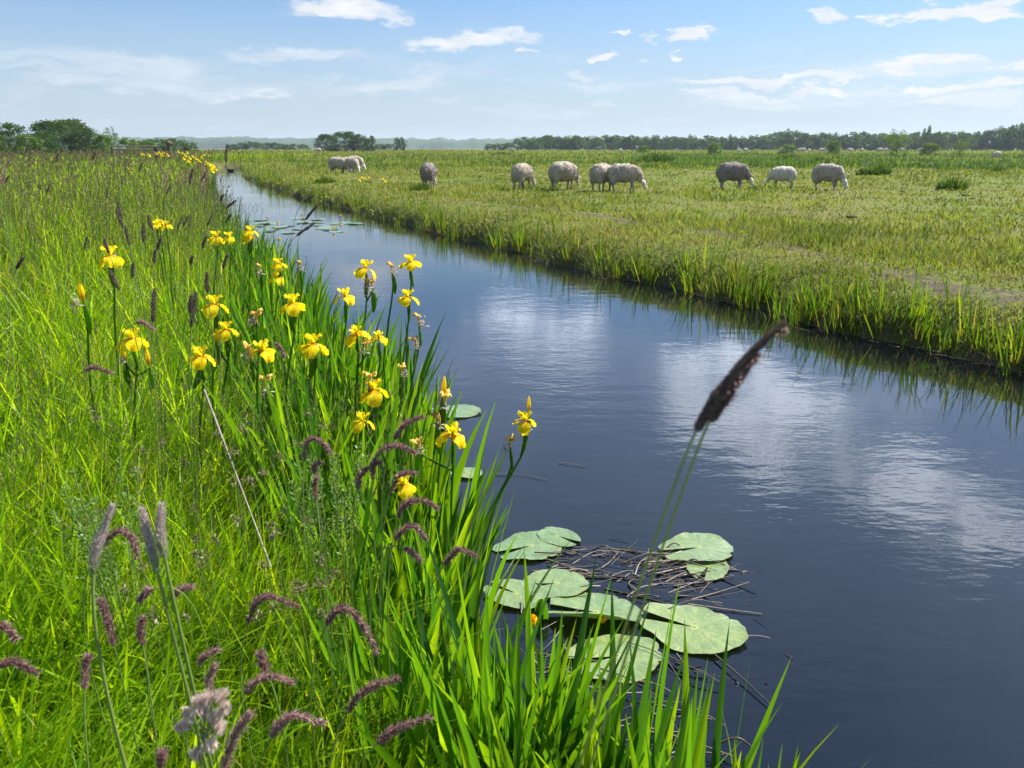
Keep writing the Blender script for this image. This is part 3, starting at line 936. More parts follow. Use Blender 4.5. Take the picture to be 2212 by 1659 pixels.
IR = [
    (790, 580, 3.45, 'open', 'tallest yellow iris standing out over the water, full open flower', -1.9, 1.1, [(803, 612, 'wilt')]),
    (886, 566, 3.55, 'open', 'open yellow iris nearest the far bank, rightmost of the tall ones', -1.4, .95, []),
    (846, 578, 3.5, 'wilt', 'wilted iris on a thin stem between the two tallest open irises', 0, 1., []),
    (745, 640, 3.35, 'open', 'open yellow iris just below and left of the tallest one', -.9, 1., []),
    (880, 642, 3.4, 'open', 'open yellow iris below the rightmost tall one', -1.7, .95, []),
    (632, 655, 3.1, 'open', 'open yellow iris with drooping petals left of the water, level with the leftmost water plants', -1.2, 1.05, []),
    (676, 744, 2.85, 'open', 'broad yellow iris half hidden behind an upright sword leaf', -1.6, 1.1, []),
    (770, 722, 3.1, 'open', 'yellow iris in the middle of the tall stems above the withered pods', -2.2, .95, [(792, 745, 'wilt')]),
    (818, 728, 3.15, 'open', 'small yellow iris beside the withered pods', -.4, .7, []),
    (905, 688, 3.35, 'wilt', 'wilted iris on the rightmost stem leaning over the water', 0, 1., [(898, 738, 'wilt')]),
    (867, 798, 3.1, 'wilt', 'wilted orange iris low on the right of the tall group', 0, .9, []),
    (238, 552, 3.2, 'open', 'leftmost upper yellow iris alone in the tall grass', -1.0, 1.1, []),
    (462, 658, 3.0, 'open', 'yellow iris with upright crown of petals left of the centre group', -1.5, 1.05, []),
    (487, 712, 2.9, 'open', 'smaller yellow iris just under the crowned one', -1.4, .85, [(468, 730, 'bud')]),
    (286, 732, 2.75, 'open', 'lower left yellow iris with two hanging petals in the grass', -1.1, 1., [(320, 778, 'bud'), (270, 770, 'bud')]),
    (432, 770, 2.75, 'open', 'lowest yellow iris of the grassy left group, two petals spread', -1.55, 1., []),
    (567, 757, 2.85, 'open', 'yellow iris with a curled-up petal beside a withered one', -.8, 1.05, [(540, 755, 'wilt')]),
    (553, 685, 2.95, 'wilt', 'wilted orange iris between the crowned iris and the drooping one', 0, 1.1, []),
    (571, 826, 2.75, 'wilt', 'wilted orange iris low in the grass below the curled one', 0, 1.1, []),
    (806, 842, 2.9, 'open', 'large yellow iris low among the sword leaves', -1.3, 1.1, [(800, 818, 'wilt')]),
    (782, 910, 2.8, 'open', 'yellow iris lowest among the sword leaves, behind purple grass', -1.9, .95, []),
    (960, 862, 2.85, 'wilt', 'wilted iris with withered pods in front of the far lily pad', 0, 1.2, [(948, 905, 'wilt'), (957, 845, 'bud')]),
    (978, 938, 2.7, 'open', 'yellow iris with a long hanging petal by the water', -.7, 1.05, [(905, 962, 'wilt')]),
    (1133, 908, 2.75, 'open', 'rightmost yellow iris, alone over the dark water', -1.57, .9, [(1142, 878, 'bud')]),
    (1102, 955, 2.75, 'wilt', 'wilted iris beside the rightmost iris', 0, .9, []),
    (872, 1046, 2.4, 'open', 'yellow iris half hidden low behind nodding purple grass', -1.2, .9, []),
    (466, 512, 4.9, 'open', 'left yellow iris of the far cluster by the leaning foxtails', -1.3, 1.05, []),
    (494, 512, 4.9, 'open', 'right yellow iris of the far cluster by the leaning foxtails', -1.0, .9, []),
    (540, 500, 5.0, 'open', 'yellow iris at the water edge right of the far cluster', -1.6, 1., [(535, 510, 'open')]),
    (600, 570, 4.4, 'open', 'fading yellow iris among tall sword leaves at the water edge', -1.4, .9, [(597, 600, 'open')]),
    (650, 570, 4.3, 'wilt', 'withered iris pod standing above sword leaves at the water edge', 0, .9, []),
    (178, 640, 2.8, 'bud', 'yellow iris bud in the grass at far left', 0, 1.2, []),
    (562, 578, 4.0, 'wilt', 'small wilted iris behind the sword leaves', 0, .9, []),
]
for a in IR:
    u, v, tt, kind, lab, yaw, size, ex = a
    iris_plant(u, v, tt, kind, lab, yaw, size, ex)

# distant irises: small yellow flowers on both banks
FARI = [(338, 332, 30), (344, 330, 30), (350, 336, 28), (352, 330, 29), (362, 335, 26), (385, 328, 30), (394, 331, 28), (400, 336, 26), (397, 343, 25), (404, 330, 30), (410, 342, 24), (407, 349, 22),
        (416, 338, 27), (424, 343, 25), (430, 348, 24), (436, 340, 28), (440, 335, 30), (446, 352, 20), (452, 356, 19), (456, 362, 18), (460, 358, 19), (458, 370, 16), (463, 365, 17), (308, 334, 26), (322, 336, 25),
        (338, 486, 6.2), (344, 482, 6.4), (358, 486, 6.0)]
for u, v, tt in FARI:
    hp = at(u, v, tt); bz = float(gz(hp.x, hp.y))
    far = tt > 12
    root = empty('yellow_iris', (hp.x, hp.y, bz))
    tag(root, 'distant small yellow iris on the far left bank' if far else 'small yellow iris in the dark grass of the middle left bank', 'iris', 'distant irises of the left bank' if far else 'small irises of the middle left bank')
    f = link('flower', FLOWER, parent=root, loc=(0, 0, hp.z - bz)); s = 1.05 if far else .8
    f.scale = (s, s, s)
    for j in range(3):
        q = link('petal', PET[j], parent=f); q.rotation_euler = (0, 0, j * 2.09 + u)
    mb = MB(); V, F = tube(spline([(0, 0, -.02), (0, 0, hp.z - bz - .02)], 4), .006, 5); mb.add(V, F, .4, .5 * np.ones(len(V))); mb.build('stem', M['iris_leaf'], root)
for (u, v) in ((783, 402), (790, 408), (797, 402), (828, 410), (833, 416), (778, 413)):
    p = onz(u, v + 22, .1); hp = at(u, v, (p - Vector((0, 0, CAM_Z))).length / ray(u, v + 22).length)
    bz = float(gz(hp.x, hp.y))
    root = empty('yellow_iris', (hp.x, hp.y, bz)); tag(root, 'small yellow iris among the reeds of the right bank', 'iris', 'irises on the right bank')
    f = link('flower', FLOWER, parent=root, loc=(0, 0, max(.3, hp.z - bz))); f.scale = (.95,) * 3
    for j in range(3):
        q = link('petal', PET[j], parent=f); q.rotation_euler = (0, 0, j * 2.09 + u)
    mb = MB(); V, F = tube(spline([(0, 0, -.02), (0, 0, max(.3, hp.z - bz) - .02)], 4), .006, 5); mb.add(V, F, .4, .5 * np.ones(len(V))); mb.build('stem', M['iris_leaf'], root)


# ---------------------------------------------------------------- grass heads one can tell apart
def grass_plant(name, pts, t, rad_, label, group, mat, n=260, ln=.008, wd=.0022, tilt=.5, stem=.0014, base_off=(-.06, .03), cat='grass head', tap=(1.12, .3), lump=.5, lead=.16, pw=.6, hair=0, t_end=None, tint=(0, 1)):
    """a stem from the ground carrying a seed head that follows the picture points pts (root end first)"""
    te = t if t_end is None else t_end
    P = [at(u, v, t + (te - t) * i / max(1, len(pts) - 1)) for i, (u, v) in enumerate(pts)]
    gx, gy = P[0].x + base_off[0], P[0].y + base_off[1]
    b = Vector((gx, gy, float(gz(gx, gy)) - .01))
    root = empty(name, b); tag(root, label, cat, group)
    C = spline([p - b for p in P], 30)
    lum = 1 + lump * (vnoise(np.linspace(0, 9, 30), np.full(30, P[0].x * 37), 9) - .5)
    mb = MB()
    rf = lambda s: rad_ * (np.sin(np.clip(s * .93 + .05, 0, 1) * PI) ** pw) * (tap[0] - tap[1] * s) * np.interp(s, np.linspace(0, 1, 30), lum)
    V, F = tube(C, np.maximum(rf(np.linspace(0, 1, 30)) * .45, .0006), 7); mb.add(V, F, np.repeat(R.uniform(tint[0], tint[0] + .6 * (tint[1] - tint[0]), 30), 7), np.repeat(np.linspace(0, 1, 30), 7))
    spikelets(mb, C, rf, n, ln, wd, tilt, tint)
    if hair:
        spikelets(mb, C, rf, hair, ln * 1.5, wd * .3, tilt * 1.3, (.6 * tint[1], tint[1]))
    mb.build('seed_head', mat, root)
    T = Vector(C[1] - C[0]).normalized(); p0 = Vector(C[0])
    qs = np.linspace(0, 1, 16)[:, None]; cpt = np.array(p0 - T * min(lead, p0.length * .35))
    S = 2 * qs * (1 - qs) * cpt[None] + qs ** 2 * np.array(p0)[None]
    mb = MB(); V, F = tube(S, np.linspace(stem * 1.25, stem, 16), 6); mb.add(V, F, R.uniform(0, 1), np.repeat(np.linspace(0, 1, 16), 6))
    mb.build('stem', M['stem'], root)
    return root


FG = 'foxtail grass spikes of the left bank'
FOX = [  # base, tip, distance, label
    ((331, 697), (334, 626), 1.95, 'thick dark upright foxtail spike in front of the crowned iris'),
    ((413, 708), (424, 633), 1.95, 'long dark foxtail spike leaning right beside the crowned iris'),
    ((411, 678), (413, 641), 2.0, 'shorter dark foxtail spike behind the long leaning one'),
    ((449, 634), (447, 590), 2.1, 'fuzzy grey foxtail spike above the crowned iris'),
    ((655, 438), (675, 424), 3.3, 'topmost of the three dark foxtails leaning over the water'),
    ((660, 475), (686, 443), 3.1, 'middle one of the three dark foxtails leaning over the water'),
    ((640, 510), (678, 483), 3.0, 'lowest of the three dark foxtails leaning over the water'),
    ((488, 352), (491, 313), 3.3, 'tall lone foxtail spike standing against the far end of the ditch'),
    ((488, 450), (509, 434), 3.4, 'reddish dark foxtail leaning right at the narrow water edge'),
    ((488, 481), (499, 464), 3.4, 'small reddish foxtail leaning right below the other one at the narrow water'),
    ((476, 434), (483, 421), 3.6, 'short reddish foxtail left of the leaning one at the narrow water'),
    ((409, 400), (417, 366), 3.4, 'dark foxtail high above the pinkish grass patch'),
    ((267, 492), (251, 452), 2.8, 'left-leaning long foxtail of the pair at upper left'),
    ((265, 477), (254, 437), 2.9, 'upper left-leaning foxtail of the pair at upper left'),
    ((281, 530), (271, 491), 2.7, 'lower left-leaning foxtail under the pair at upper left'),
    ((310, 523), (310, 483), 2.8, 'straight upright foxtail right of the leaning pair'),
    ((331, 498), (319, 466), 2.9, 'foxtail leaning left beside the small yellow irises'),
    ((236, 548), (225, 516), 2.7, 'foxtail crossing in front of the leftmost upper iris'),
    ((35, 582), (51, 557), 2.5, 'brownish foxtail at the left edge of the photo'),
    ((287, 602), (287, 570), 2.5, 'short brown foxtail below the leftmost upper iris'),
    ((259, 628), (239, 586), 2.4, 'thin brown spike leaning left below the leftmost upper iris'),
    ((437, 537), (446, 512), 2.9, 'dark foxtail left of the far iris cluster'),
    ((482, 581), (491, 552), 2.8, 'dark foxtail leaning right below the far iris cluster'),
    ((412, 572), (416, 555), 2.8, 'tiny dark foxtail between the far cluster and the grey spike'),
    ((333, 570), (336, 540), 2.7, 'slim dark foxtail under the small yellow irises'),
    ((340, 540), (348, 515), 2.8, 'slim dark foxtail just right below the small yellow irises'),
]
for b_, t_, d_, lab in FOX:
    L = math.dist(b_, t_) / FD * d_
    mid = ((b_[0] + t_[0]) / 2 - 1, (b_[1] + t_[1]) / 2)
    grass_plant('foxtail', [b_, mid, t_], d_, max(.0042, L * .062), lab, FG, M['darkspike'], n=420, ln=.0065, wd=.0018, tilt=.45, stem=.0011, base_off=(-.10 if t_[0] > b_[0] else .03, .03), pw=.4, hair=220)
for (b_, t_) in (((383, 497), (393, 468)), ((395, 490), (405, 468)), ((408, 492), (410, 466)), ((447, 490), (458, 464)), ((181, 541), (188, 513)), ((12, 395), (18, 380)), ((200, 345), (206, 328)), ((56, 330), (62, 315)),
               ((120, 350), (126, 332)), ((300, 372), (308, 352)), ((265, 400), (262, 380)), ((230, 430), (232, 405)), ((360, 420), (368, 398)), ((100, 420), (108, 398)), ((435, 392), (444, 372))):
    L = math.dist(b_, t_)
    d_ = .06 * FD / L
    grass_plant('foxtail', [b_, t_], min(d_, 4.2), .0042, 'small dark foxtail spike in the hazy grass of the middle left bank', 'small foxtail spikes of the middle left bank', M['darkspike'], n=160, ln=.008, wd=.002, tilt=.4, stem=.0011, base_off=(-.05, .03), pw=.4)

# the big one right in front of the lens, two spikes on two stems
fg = grass_plant('foxtail', [(1504, 930), (1545, 862), (1612, 775), (1690, 700)], .60, .0047, 'large blurred foxtail spike close to the lens over the water, longer of the twin pair', 'twin foxtails in front of the lens',
                 M['darkspike'], n=3200, ln=.0038, wd=.0010, tilt=.34, stem=.0011, base_off=(-.27, .16), pw=.38, hair=1400, tap=(1.3, .85), lead=.05)
fg2 = grass_plant('foxtail', [(1532, 912), (1565, 858), (1600, 806), (1632, 768)], .622, .0048, 'shorter blurred foxtail spike tucked behind the longer one close to the lens', 'twin foxtails in front of the lens',
                  M['darkspike'], n=1500, ln=.0050, wd=.0012, tilt=.55, stem=.0011, base_off=(-.265, .15), pw=.38, hair=800, tap=(1.3, .8), lead=.05)
# pinkish anthers hanging from it
mb = MB(); n = 46
c0 = spline([at(1560, 850, .60), at(1612, 775, .60), at(1690, 700, .60)], 30) - np.array(fg.location)
idx = R.integers(0, 30, n)
P = c0[idx] + R.normal(0, .0022, (n, 3)) + np.array([.0045, 0, -.0035])
V, F = diamonds(P, R.normal(size=(n, 3)) + np.array([0, 0, -1]), .0045, .0017); mb.add(V, F, np.repeat(R.uniform(.5, 1, n), 4))
mb.build('anthers', M['purple'], fg)

PG = 'nodding purple grass heads of the left bank'
FOG = [
    ([(217, 1183), (240, 1157), (262, 1147), (285, 1166), (296, 1202)], 1.45, 'arched crimson-purple grass head touching the grey upright spike at left'),
    ([(536, 1348), (553, 1303), (585, 1288), (643, 1311)], 1.45, 'arched purple grass head in the lower left, bending right'),
    ([(705, 1352), (724, 1322), (754, 1318), (787, 1356), (812, 1408)], 1.40, 'largest arched purple grass head, hooked downward, left of the lily flowers'),
    ([(-6, 1440), (30, 1430), (79, 1453)], 1.25, 'pink grass head arching in from the left edge'),
    ([(-4, 1346), (16, 1358), (34, 1380)], 1.35, 'short crimson grass head at the left edge above the arching one'),
    ([(247, 1397), (232, 1337), (216, 1296)], 1.35, 'slim purple grass head leaning left under the crimson arch'),
    ([(529, 1502), (551, 1472), (585, 1461), (632, 1474)], 1.3, 'brownish arched grass head above the pale flowering clump'),
    ([(577, 1453), (567, 1430), (562, 1410)], 1.35, 'small crimson upright grass head above the brownish arch'),
    ([(750, 1540), (776, 1502), (815, 1478), (860, 1465)], 1.3, 'purple grass head leaning right at lower centre'),
    ([(585, 1596), (607, 1562), (637, 1545), (697, 1562)], 1.22, 'purple arched grass head near the bottom, right of the pale clump'),
    ([(484, 1662), (502, 1600), (540, 1540)], 1.1, 'thick brownish grass head beside the pale flowering clump'),
    ([(815, 1606), (860, 1572), (930, 1549)], 1.25, 'purple grass head bending right near the bottom centre'),
    ([(345, 1662), (349, 1640), (351, 1626)], 1.15, 'tip of a purple grass head cut by the bottom edge'),
    ([(309, 1395), (304, 1365), (308, 1336)], 1.35, 'slim dark purple grass head below the two grey spikes'),
    ([(332, 1272), (319, 1277), (302, 1297)], 1.4, 'small bright pink grass head drooping beside the grey spikes'),
    ([(369, 1292), (390, 1273), (416, 1268)], 1.45, 'small pale grass head bending right of the grey spikes'),
    ([(657, 997), (661, 959), (677, 947), (699, 959), (714, 978)], 1.85, 'dark purple hooked grass head at the left of the iris leaves'),
    ([(771, 1059), (780, 1025), (805, 1004), (822, 998)], 1.8, 'lower left branch of the triple purple grass heads by the irises'),
    ([(805, 1037), (808, 997), (830, 969), (864, 964), (896, 978)], 1.8, 'long arched purple grass head in front of the sword leaves'),
    ([(852, 950), (864, 931), (880, 912), (914, 900)], 1.85, 'feathery purple grass head rising right below the wilted irises'),
    ([(842, 1072), (855, 1034), (874, 1022), (899, 1022)], 1.75, 'purple grass head bending over the half hidden low iris'),
    ([(860, 1122), (871, 1094), (892, 1081), (921, 1084), (944, 1098)], 1.7, 'dark arched purple grass head lower down in front of the sword leaves'),
    ([(855, 1169), (871, 1144), (896, 1137), (919, 1164)], 1.65, 'small arched purple grass head with branching base by the sword leaves'),
    ([(958, 1222), (977, 1200), (992, 1187), (1027, 1200)], 1.6, 'feathery pinkish grass head next to the upper left lily pads'),
    ([(870, 1184), (888, 1192), (908, 1209)], 1.65, 'pinkish drooping grass head below the small arched one'),
    ([(680, 1024), (679, 1008), (690, 998)], 1.85, 'dark loose grass head upper one below the hooked head'),
    ([(683, 1080), (680, 1050), (686, 1032)], 1.8, 'dark loose grass head lower one below the hooked head'),
    ([(185, 800), (205, 794), (242, 806)], 2.3, 'pink feathery grass head lying right in the left grass'),
    ([(293, 698), (308, 696), (332, 712)], 2.3, 'pale purple nodding grass head above the lower left iris'),
    ([(592, 740), (606, 752), (614, 772)], 2.6, 'greyish nodding grass head right of the curled iris'),
    ([(183, 1490), (185, 1440), (190, 1420)], 1.25, 'faded brown grass head in the lower left corner grass'),
    ([(455, 1500), (452, 1466), (464, 1438)], 1.25, 'dark purple grass head straight above the pale clump'),
    ([(430, 1440), (440, 1420), (468, 1404)], 1.35, 'thin brown grass head bending right above the pale clump'),
]
for pts, tt, lab in FOG:
    L = sum(math.dist(a, b) for a, b in zip(pts[:-1], pts[1:])) / FD * tt
    grass_plant('purple_grass', pts, tt, max(.0025, min(.0043, L * .042)) * random.uniform(.8, 1.15), lab, PG, M['purple'], n=int(170 + 2600 * L), ln=.0088, wd=.0023, tilt=random.uniform(.55, .8), stem=.0012, lump=1.3, tap=(1.3, .75), base_off=(random.uniform(-.05, .02), random.uniform(0, .06)), pw=.6, hair=170,
                tint=(0, .95) if 'pale' not in lab else (.5, 1))
for pts, tt, lab in (([(202, 1240), (208, 1187), (244, 1092)], 1.02, 'tall grey-green upright spike, leftmost of the three pale ones'),
                     ([(341, 1240), (322, 1168), (307, 1101)], 1.05, 'middle one of the three pale upright spikes, leaning left'),
                     ([(357, 1206), (347, 1150), (349, 1092)], 1.05, 'rightmost of the three pale upright spikes, straight')):
    grass_plant('grass_spike', pts, tt, .0066, lab, 'pale upright grass spikes at lower left', M['greyspike'], n=1100, ln=.0055, wd=.0016, tilt=.4, stem=.0022, base_off=(.06, .03), pw=.45, hair=500)

# pale flowering clump close to the lens
root_p = at(425, 1640, .78); gx, gy = root_p.x + .02, root_p.y + .05
cf = empty('cocksfoot', (gx, gy, float(gz(gx, gy)))); tag(cf, 'pale pinkish flowering grass clump, blurred, close to the lens at bottom left', 'grass head')
cb = Vector(cf.location)
for (u, v, ru, rv, ax) in ((385, 1568, 24, 12, .2), (400, 1535, 18, 15, -.6), (425, 1525, 15, 18, 1.4), (447, 1520, 14, 20, 1.3), (468, 1510, 20, 18, .8), (482, 1535, 14, 20, 1.2), (462, 1560, 18, 22, 1.2), (474, 1580, 14, 18, 1.4), (450, 1600, 16, 20, -1.0), (424, 1637, 14, 26, 1.5), (440, 1548, 12, 20, 1.5)):
    c = at(u, v, .78) - cb; mb = MB(); n = 70
    d0 = (at(u + ru * math.cos(ax), v - rv * math.sin(ax), .78) - at(u, v, .78)); d0.normalize()
    k = .78 / FD
    P = np.array(c) + R.normal(0, 1, (n, 3)) * np.array([ru * .30, 5, rv * .30]) * k
    V, F = diamonds(P, np.array(d0)[None] + R.normal(0, .30, (n, 3)), .0105, .0026); mb.add(V, F, np.repeat(R.uniform(0, 1, n), 4))
    mb.build('floret', M['paleheads'], cf)
    mb = MB(); V, F = tube(spline([at(440, 1600, .78) - cb, (at(440, 1560, .78) - cb) * .3 + c * .7, c], 8), .0007, 5); mb.add(V, F, .5, np.zeros(len(V))); mb.build('branch', M['stem'], cf)
mb = MB(); V, F = tube(spline([(0, 0, 0), (at(430, 1640, .78) - cb) * .6, at(432, 1640, .78) - cb, at(450, 1530, .78) - cb], 14), .0011, 6); mb.add(V, F, .5, np.zeros(len(V))); mb.build('stem', M['stem'], cf)

# small brown sedge heads scattered in the lower left grass
for k in range(46):
    u = random.uniform(180, 760); v = random.uniform(880, 1340)
    tt = np.interp(v, [880, 1340], [2.1, 1.5]) * random.uniform(.92, 1.1)
    hp = at(u, v, tt); b = Vector((hp.x + .02, hp.y + .03, float(gz(hp.x, hp.y))))
    root = empty('sedge', b); tag(root, 'thin sedge stem with a small brown flower cluster in the lower left grass', 'sedge', 'brown-flowered sedges of the left bank')
    top = hp - b; n = 26
    mb = MB(); V, F = diamonds(np.array(top) + R.normal(0, .005, (n, 3)), R.normal(size=(n, 3)), .012, .004); mb.add(V, F, np.repeat(R.uniform(.2, 1, n), 4)); mb.build('seed_head', M['panicle'], root)
    mb = MB(); V, F = tube(spline([(0, 0, 0), top * .5 + Vector((.01, 0, .01)), top], 8), .0009, 5); mb.add(V, F, .2, np.zeros(len(V))); mb.build('stem', M['stem'], root)

# pinkish grass patches far up the bank
for (u0, u1, v0, v1, tt, nn, lab) in ((350, 450, 345, 392, 6.5, 32, 'pink feathery grass head in the patch beside the narrow water'), (-10, 40, 335, 385, 6.0, 12, 'pink feathery grass head in the patch at the left edge')):
    for k in range(nn):
        hp = at(random.uniform(u0, u1), random.uniform(v0, v1), tt * random.uniform(.8, 1.5))
        b = Vector((hp.x - .03, hp.y, float(gz(hp.x, hp.y)))); n = 34
        if hp.z - b.z < .35: continue
        root = empty('purple_grass', b); tag(root, lab, 'grass head', lab.replace('head', 'heads'))
        top = hp - b
        mb = MB(); c = spline([top - Vector((.02, 0, .13)), top], 10)
        spikelets(mb, c, lambda s: .020 * np.sin(s * PI * .9 + .1), n, .022, .005, .6, (.0, .75)); mb.build('seed_head', M['purple'], root)
        mb = MB(); V, F = tube(spline([(0, 0, 0), top - Vector((.02, 0, .13))], 4), .0014, 4); mb.add(V, F, .6, np.zeros(len(V))); mb.build('stem', M['stem'], root)

# a pale dead stalk and two feathery herbs
d0, d1 = at(441, 842, 2.1), at(512, 1030, 1.95)
mb = MB(); V, F = tube(spline([d0, (d0 + d1) * .5, d1, d1 + (d1 - d0) * .9], 12), np.linspace(.0016, .0034, 12)[::-1], 6); mb.add(V, F)
tag(mb.build('dead_stalk', M['straw']), 'bleached dead stalk leaning in the left grass below the irises', 'stalk')
for (u, v, tt, hgt, lab) in ((235, 1050, 1.75, .30, 'pale feathery herb with finely cut leaves left of the grey spikes'), (700, 985, 2.0, .25, 'feathery herb beside the hooked purple grass head')):
    hp = at(u, v, tt); b = Vector((hp.x, hp.y, float(gz(hp.x, hp.y))))
    root = empty('feathery_herb', b); tag(root, lab, 'herb')
    mb = MB(); mbs = MB()
    for j in range(15):
        a = random.uniform(0, 6.28); top = hp - b + Vector((math.cos(a) * random.uniform(.02, .13), math.sin(a) * random.uniform(.02, .12), random.uniform(-.09, .05)))
        c = spline([(0, 0, 0), top * .6 + Vector((0, 0, .05)), top], 14)
        V, F = tube(c, .0012, 5); mbs.add(V, F, .5, np.zeros(len(V)))
        spikelets(mb, c[7:], lambda s: .003 + .012 * (1 - s), 90, .013, .0045, 1.0)
    mbs.build('stem', M['stem'], root); mb.build('foliage', M['herb'], root)


# ---------------------------------------------------------------- water lilies
def pad_mesh(seed, asp=1.15, curl=.0, notch=.32):
    rr = np.random.default_rng(seed)
    nr, na = 9, 97
    th = np.linspace(notch * .5, 2 * PI - notch * .5, na)
    q = np.linspace(0.02, 1, nr)
    ph = rr.uniform(0, 6, 4)
    V = np.zeros((nr, na, 3)); A = np.zeros((nr, na))
    for i, s in enumerate(q):
        rr_ = s * (1 - .07 * np.exp(-((th - 2.2 - ph[1] * .4) / .06) ** 2) * s ** 5 - .09 * np.exp(-((th - 1.2 - ph[2] * .6) / .05) ** 2) * s ** 4 + .035 * np.sin(3 * th + ph[0]) + .02 * np.sin(7 * th + ph[1]) + .012 * np.sin(17 * th + ph[2]) * s)
        lobe = 1 + .14 * np.exp(-((np.minimum(th, 2 * PI - th) - .35) / .35) ** 2)
        V[i, :, 0] = np.cos(th) * rr_ * lobe * .5 * asp + .06 * s * 0
        V[i, :, 1] = np.sin(th) * rr_ * lobe * .5
        V[i, :, 2] = .006 + .016 * s * np.abs(np.sin(th * 8.5)) ** .6 * .35 + .022 * s ** 2 * np.sin(2 * th + ph[3]) + .02 * max(0, s - .8) / .15 * np.sin(5 * th + ph[0]) * .5 + .006
        if curl:
            V[i, :, 2] += curl * np.maximum(0, V[i, :, 1] - .12) ** 1.5 * 6
            V[i, :, 1] -= curl * np.maximum(0, V[i, :, 1] - .12) * .8
        A[i] = s
    vein = np.abs(np.sin(th * 8.5))[None, :] * np.ones((nr, 1))
    me = new_mesh('lily_pad', V.reshape(-1, 3), grid_faces(nr, na), {'along': A.ravel(), 'tint': vein.ravel()})
    me.materials.append(M['lily'])
    return me


PG2 = 'water lily pads by the left bank'
PADS = [  # u, v, width px, rot, curl, label
    (1148, 1178, 150, 3.6, 0, 'round green lily pad nearest the iris leaves, upper left of the patch'),
    (1205, 1158, 95, 5.6, 0, 'smaller lily pad tucked behind the upper left one'),
    (1203, 1262, 140, 3.3, 0, 'ribbed lily pad in the middle left of the patch'),
    (1115, 1285, 130, 2.6, 0, 'lily pad mostly hidden behind iris leaves, left of the ribbed one'),
    (1288, 1322, 190, 3.0, .22, 'lily pad with its far edge folded up, in the middle of the patch'),
    (1335, 1418, 190, 3.4, 0, 'large lily pad crossed by iris leaves at the front of the patch'),
    (1500, 1358, 205, 2.75, 0, 'largest shiny lily pad at the right of the patch with a pale heart'),
    (1510, 1186, 150, 3.4, 0, 'lily pad at the upper right among dead reeds'),
    (1530, 1222, 105, 4.2, 0, 'torn half of a lily pad below the upper right one'),
    (985, 888, 110, 3.2, 0, 'lone pale lily pad behind the wilted irises'),
    (1010, 1022, 70, 3.0, 0, 'small lily pad half hidden by iris leaves'),
    (1065, 1500, 110, 2.0, 0, 'lily pad deep in the leaves at the lower edge of the patch'),
]
for k, (u, v, w, rot, curl, lab) in enumerate(PADS):
    p = onz(u, v, .01); s = w / FD * (p - Vector((0, 0, CAM_Z))).length / 1.26
    o = link('lily_pad', pad_mesh(k + 1, 1.22, curl), loc=(p.x, p.y, .006 + .0035 * (k % 4)))
    o.scale = (s, s, s * .9); o.rotation_euler = (0, 0, rot)
    tag(o, lab, 'lily pad', PG2)
farpad = [pad_mesh(40 + k) for k in range(4)]
for k in range(30):
    u = random.uniform(535, 765); v = random.triangular(462, 512, 485)
    if u > 690 and v < 478: continue
    p = onz(u, v, .01)
    if (float(xL(p.y)) - p.x) > -.1: continue
    o = link('lily_pad', random.choice(farpad), loc=(p.x, p.y, .004 + .002 * (k % 5))); s = random.uniform(.26, .48); o.scale = (s, s, s); o.rotation_euler = (random.gauss(0, .03), random.gauss(0, .03), random.uniform(0, 6))
    tag(o, 'small lily pad in the floating patch far up the ditch', 'lily pad', 'lily pads far up the ditch')


def lily_flower(u, v, z, size, label, group, stalk=True):
    p = onz(u, v, z)
    root = empty('water_lily', (p.x, p.y, 0)); tag(root, label, 'water lily', group)
    mb = MB()
    for j in range(5):
        V, F = petal_surface(arc_path(.05, rad(75), rad(-25), .8, r0=.002, z0=-.02), lambda s: .006 + .019 * math.sin(min(1, s * .9 + .08) * PI) ** .7, cup=-.5, yaw=j * 2 * PI / 5)
        mb.add(V * size, F, R.uniform(0, 1))
    mb.build('flower', M['lilyflower'], root, (0, 0, z))
    mb = MB(); V, F = tube(spline([(-.03, .03, -.2), (-.02, .01, z * .4), (0, 0, z - .015 * size)], 8), .0045, 7); mb.add(V, F, .1, np.zeros(len(V))); mb.build('stalk', M['stem'], root)


lily_flower(1150, 1342, .06, 1.0, 'yellow cup-shaped water lily flower left of the folded pad', 'yellow water lilies in the near patch')
lily_flower(1300, 1338, .05, .8, 'yellow water lily flower behind a leaf on the folded pad', 'yellow water lilies in the near patch')
for (u, v) in ((653, 463), (737, 487), (600, 480), (720, 492), (578, 470), (735, 465), (603, 517)):
    lily_flower(u, v, .08, 1.25, 'tiny yellow water lily flower in the far floating patch', 'yellow water lilies far up the ditch')
# a young rolled lily leaf standing out of the water
p = onz(1172, 1340, 0); root = empty('rolled_lily_leaf', (p.x, p.y, 0)); tag(root, 'dark green rolled young lily leaf standing out of the water', 'lily leaf')
mb = MB()
V, F = petal_surface(arc_path(.10, rad(-6), rad(4), 1), lambda s: .006 + .022 * math.sin(min(1, s * .9 + .1) * PI) ** .6, cup=-.8); mb.add(V, F, .2, .3 * np.ones(len(V)))
V, F = petal_surface(arc_path(.09, rad(6), rad(16), 1), lambda s: .005 + .018 * math.sin(min(1, s * .9 + .1) * PI) ** .6, cup=.8, yaw=.5); mb.add(V, F, .45, .3 * np.ones(len(V)))
mb.build('blade', M['iris_leaf'], root); root.rotation_euler = (0, 0, rad(80))
mb = MB(); V, F = tube(spline([(0, 0, -.2), (0, 0, .03)], 4), .004, 6); mb.add(V, F, .1, np.zeros(len(V))); mb.build('stalk', M['stem'], root)

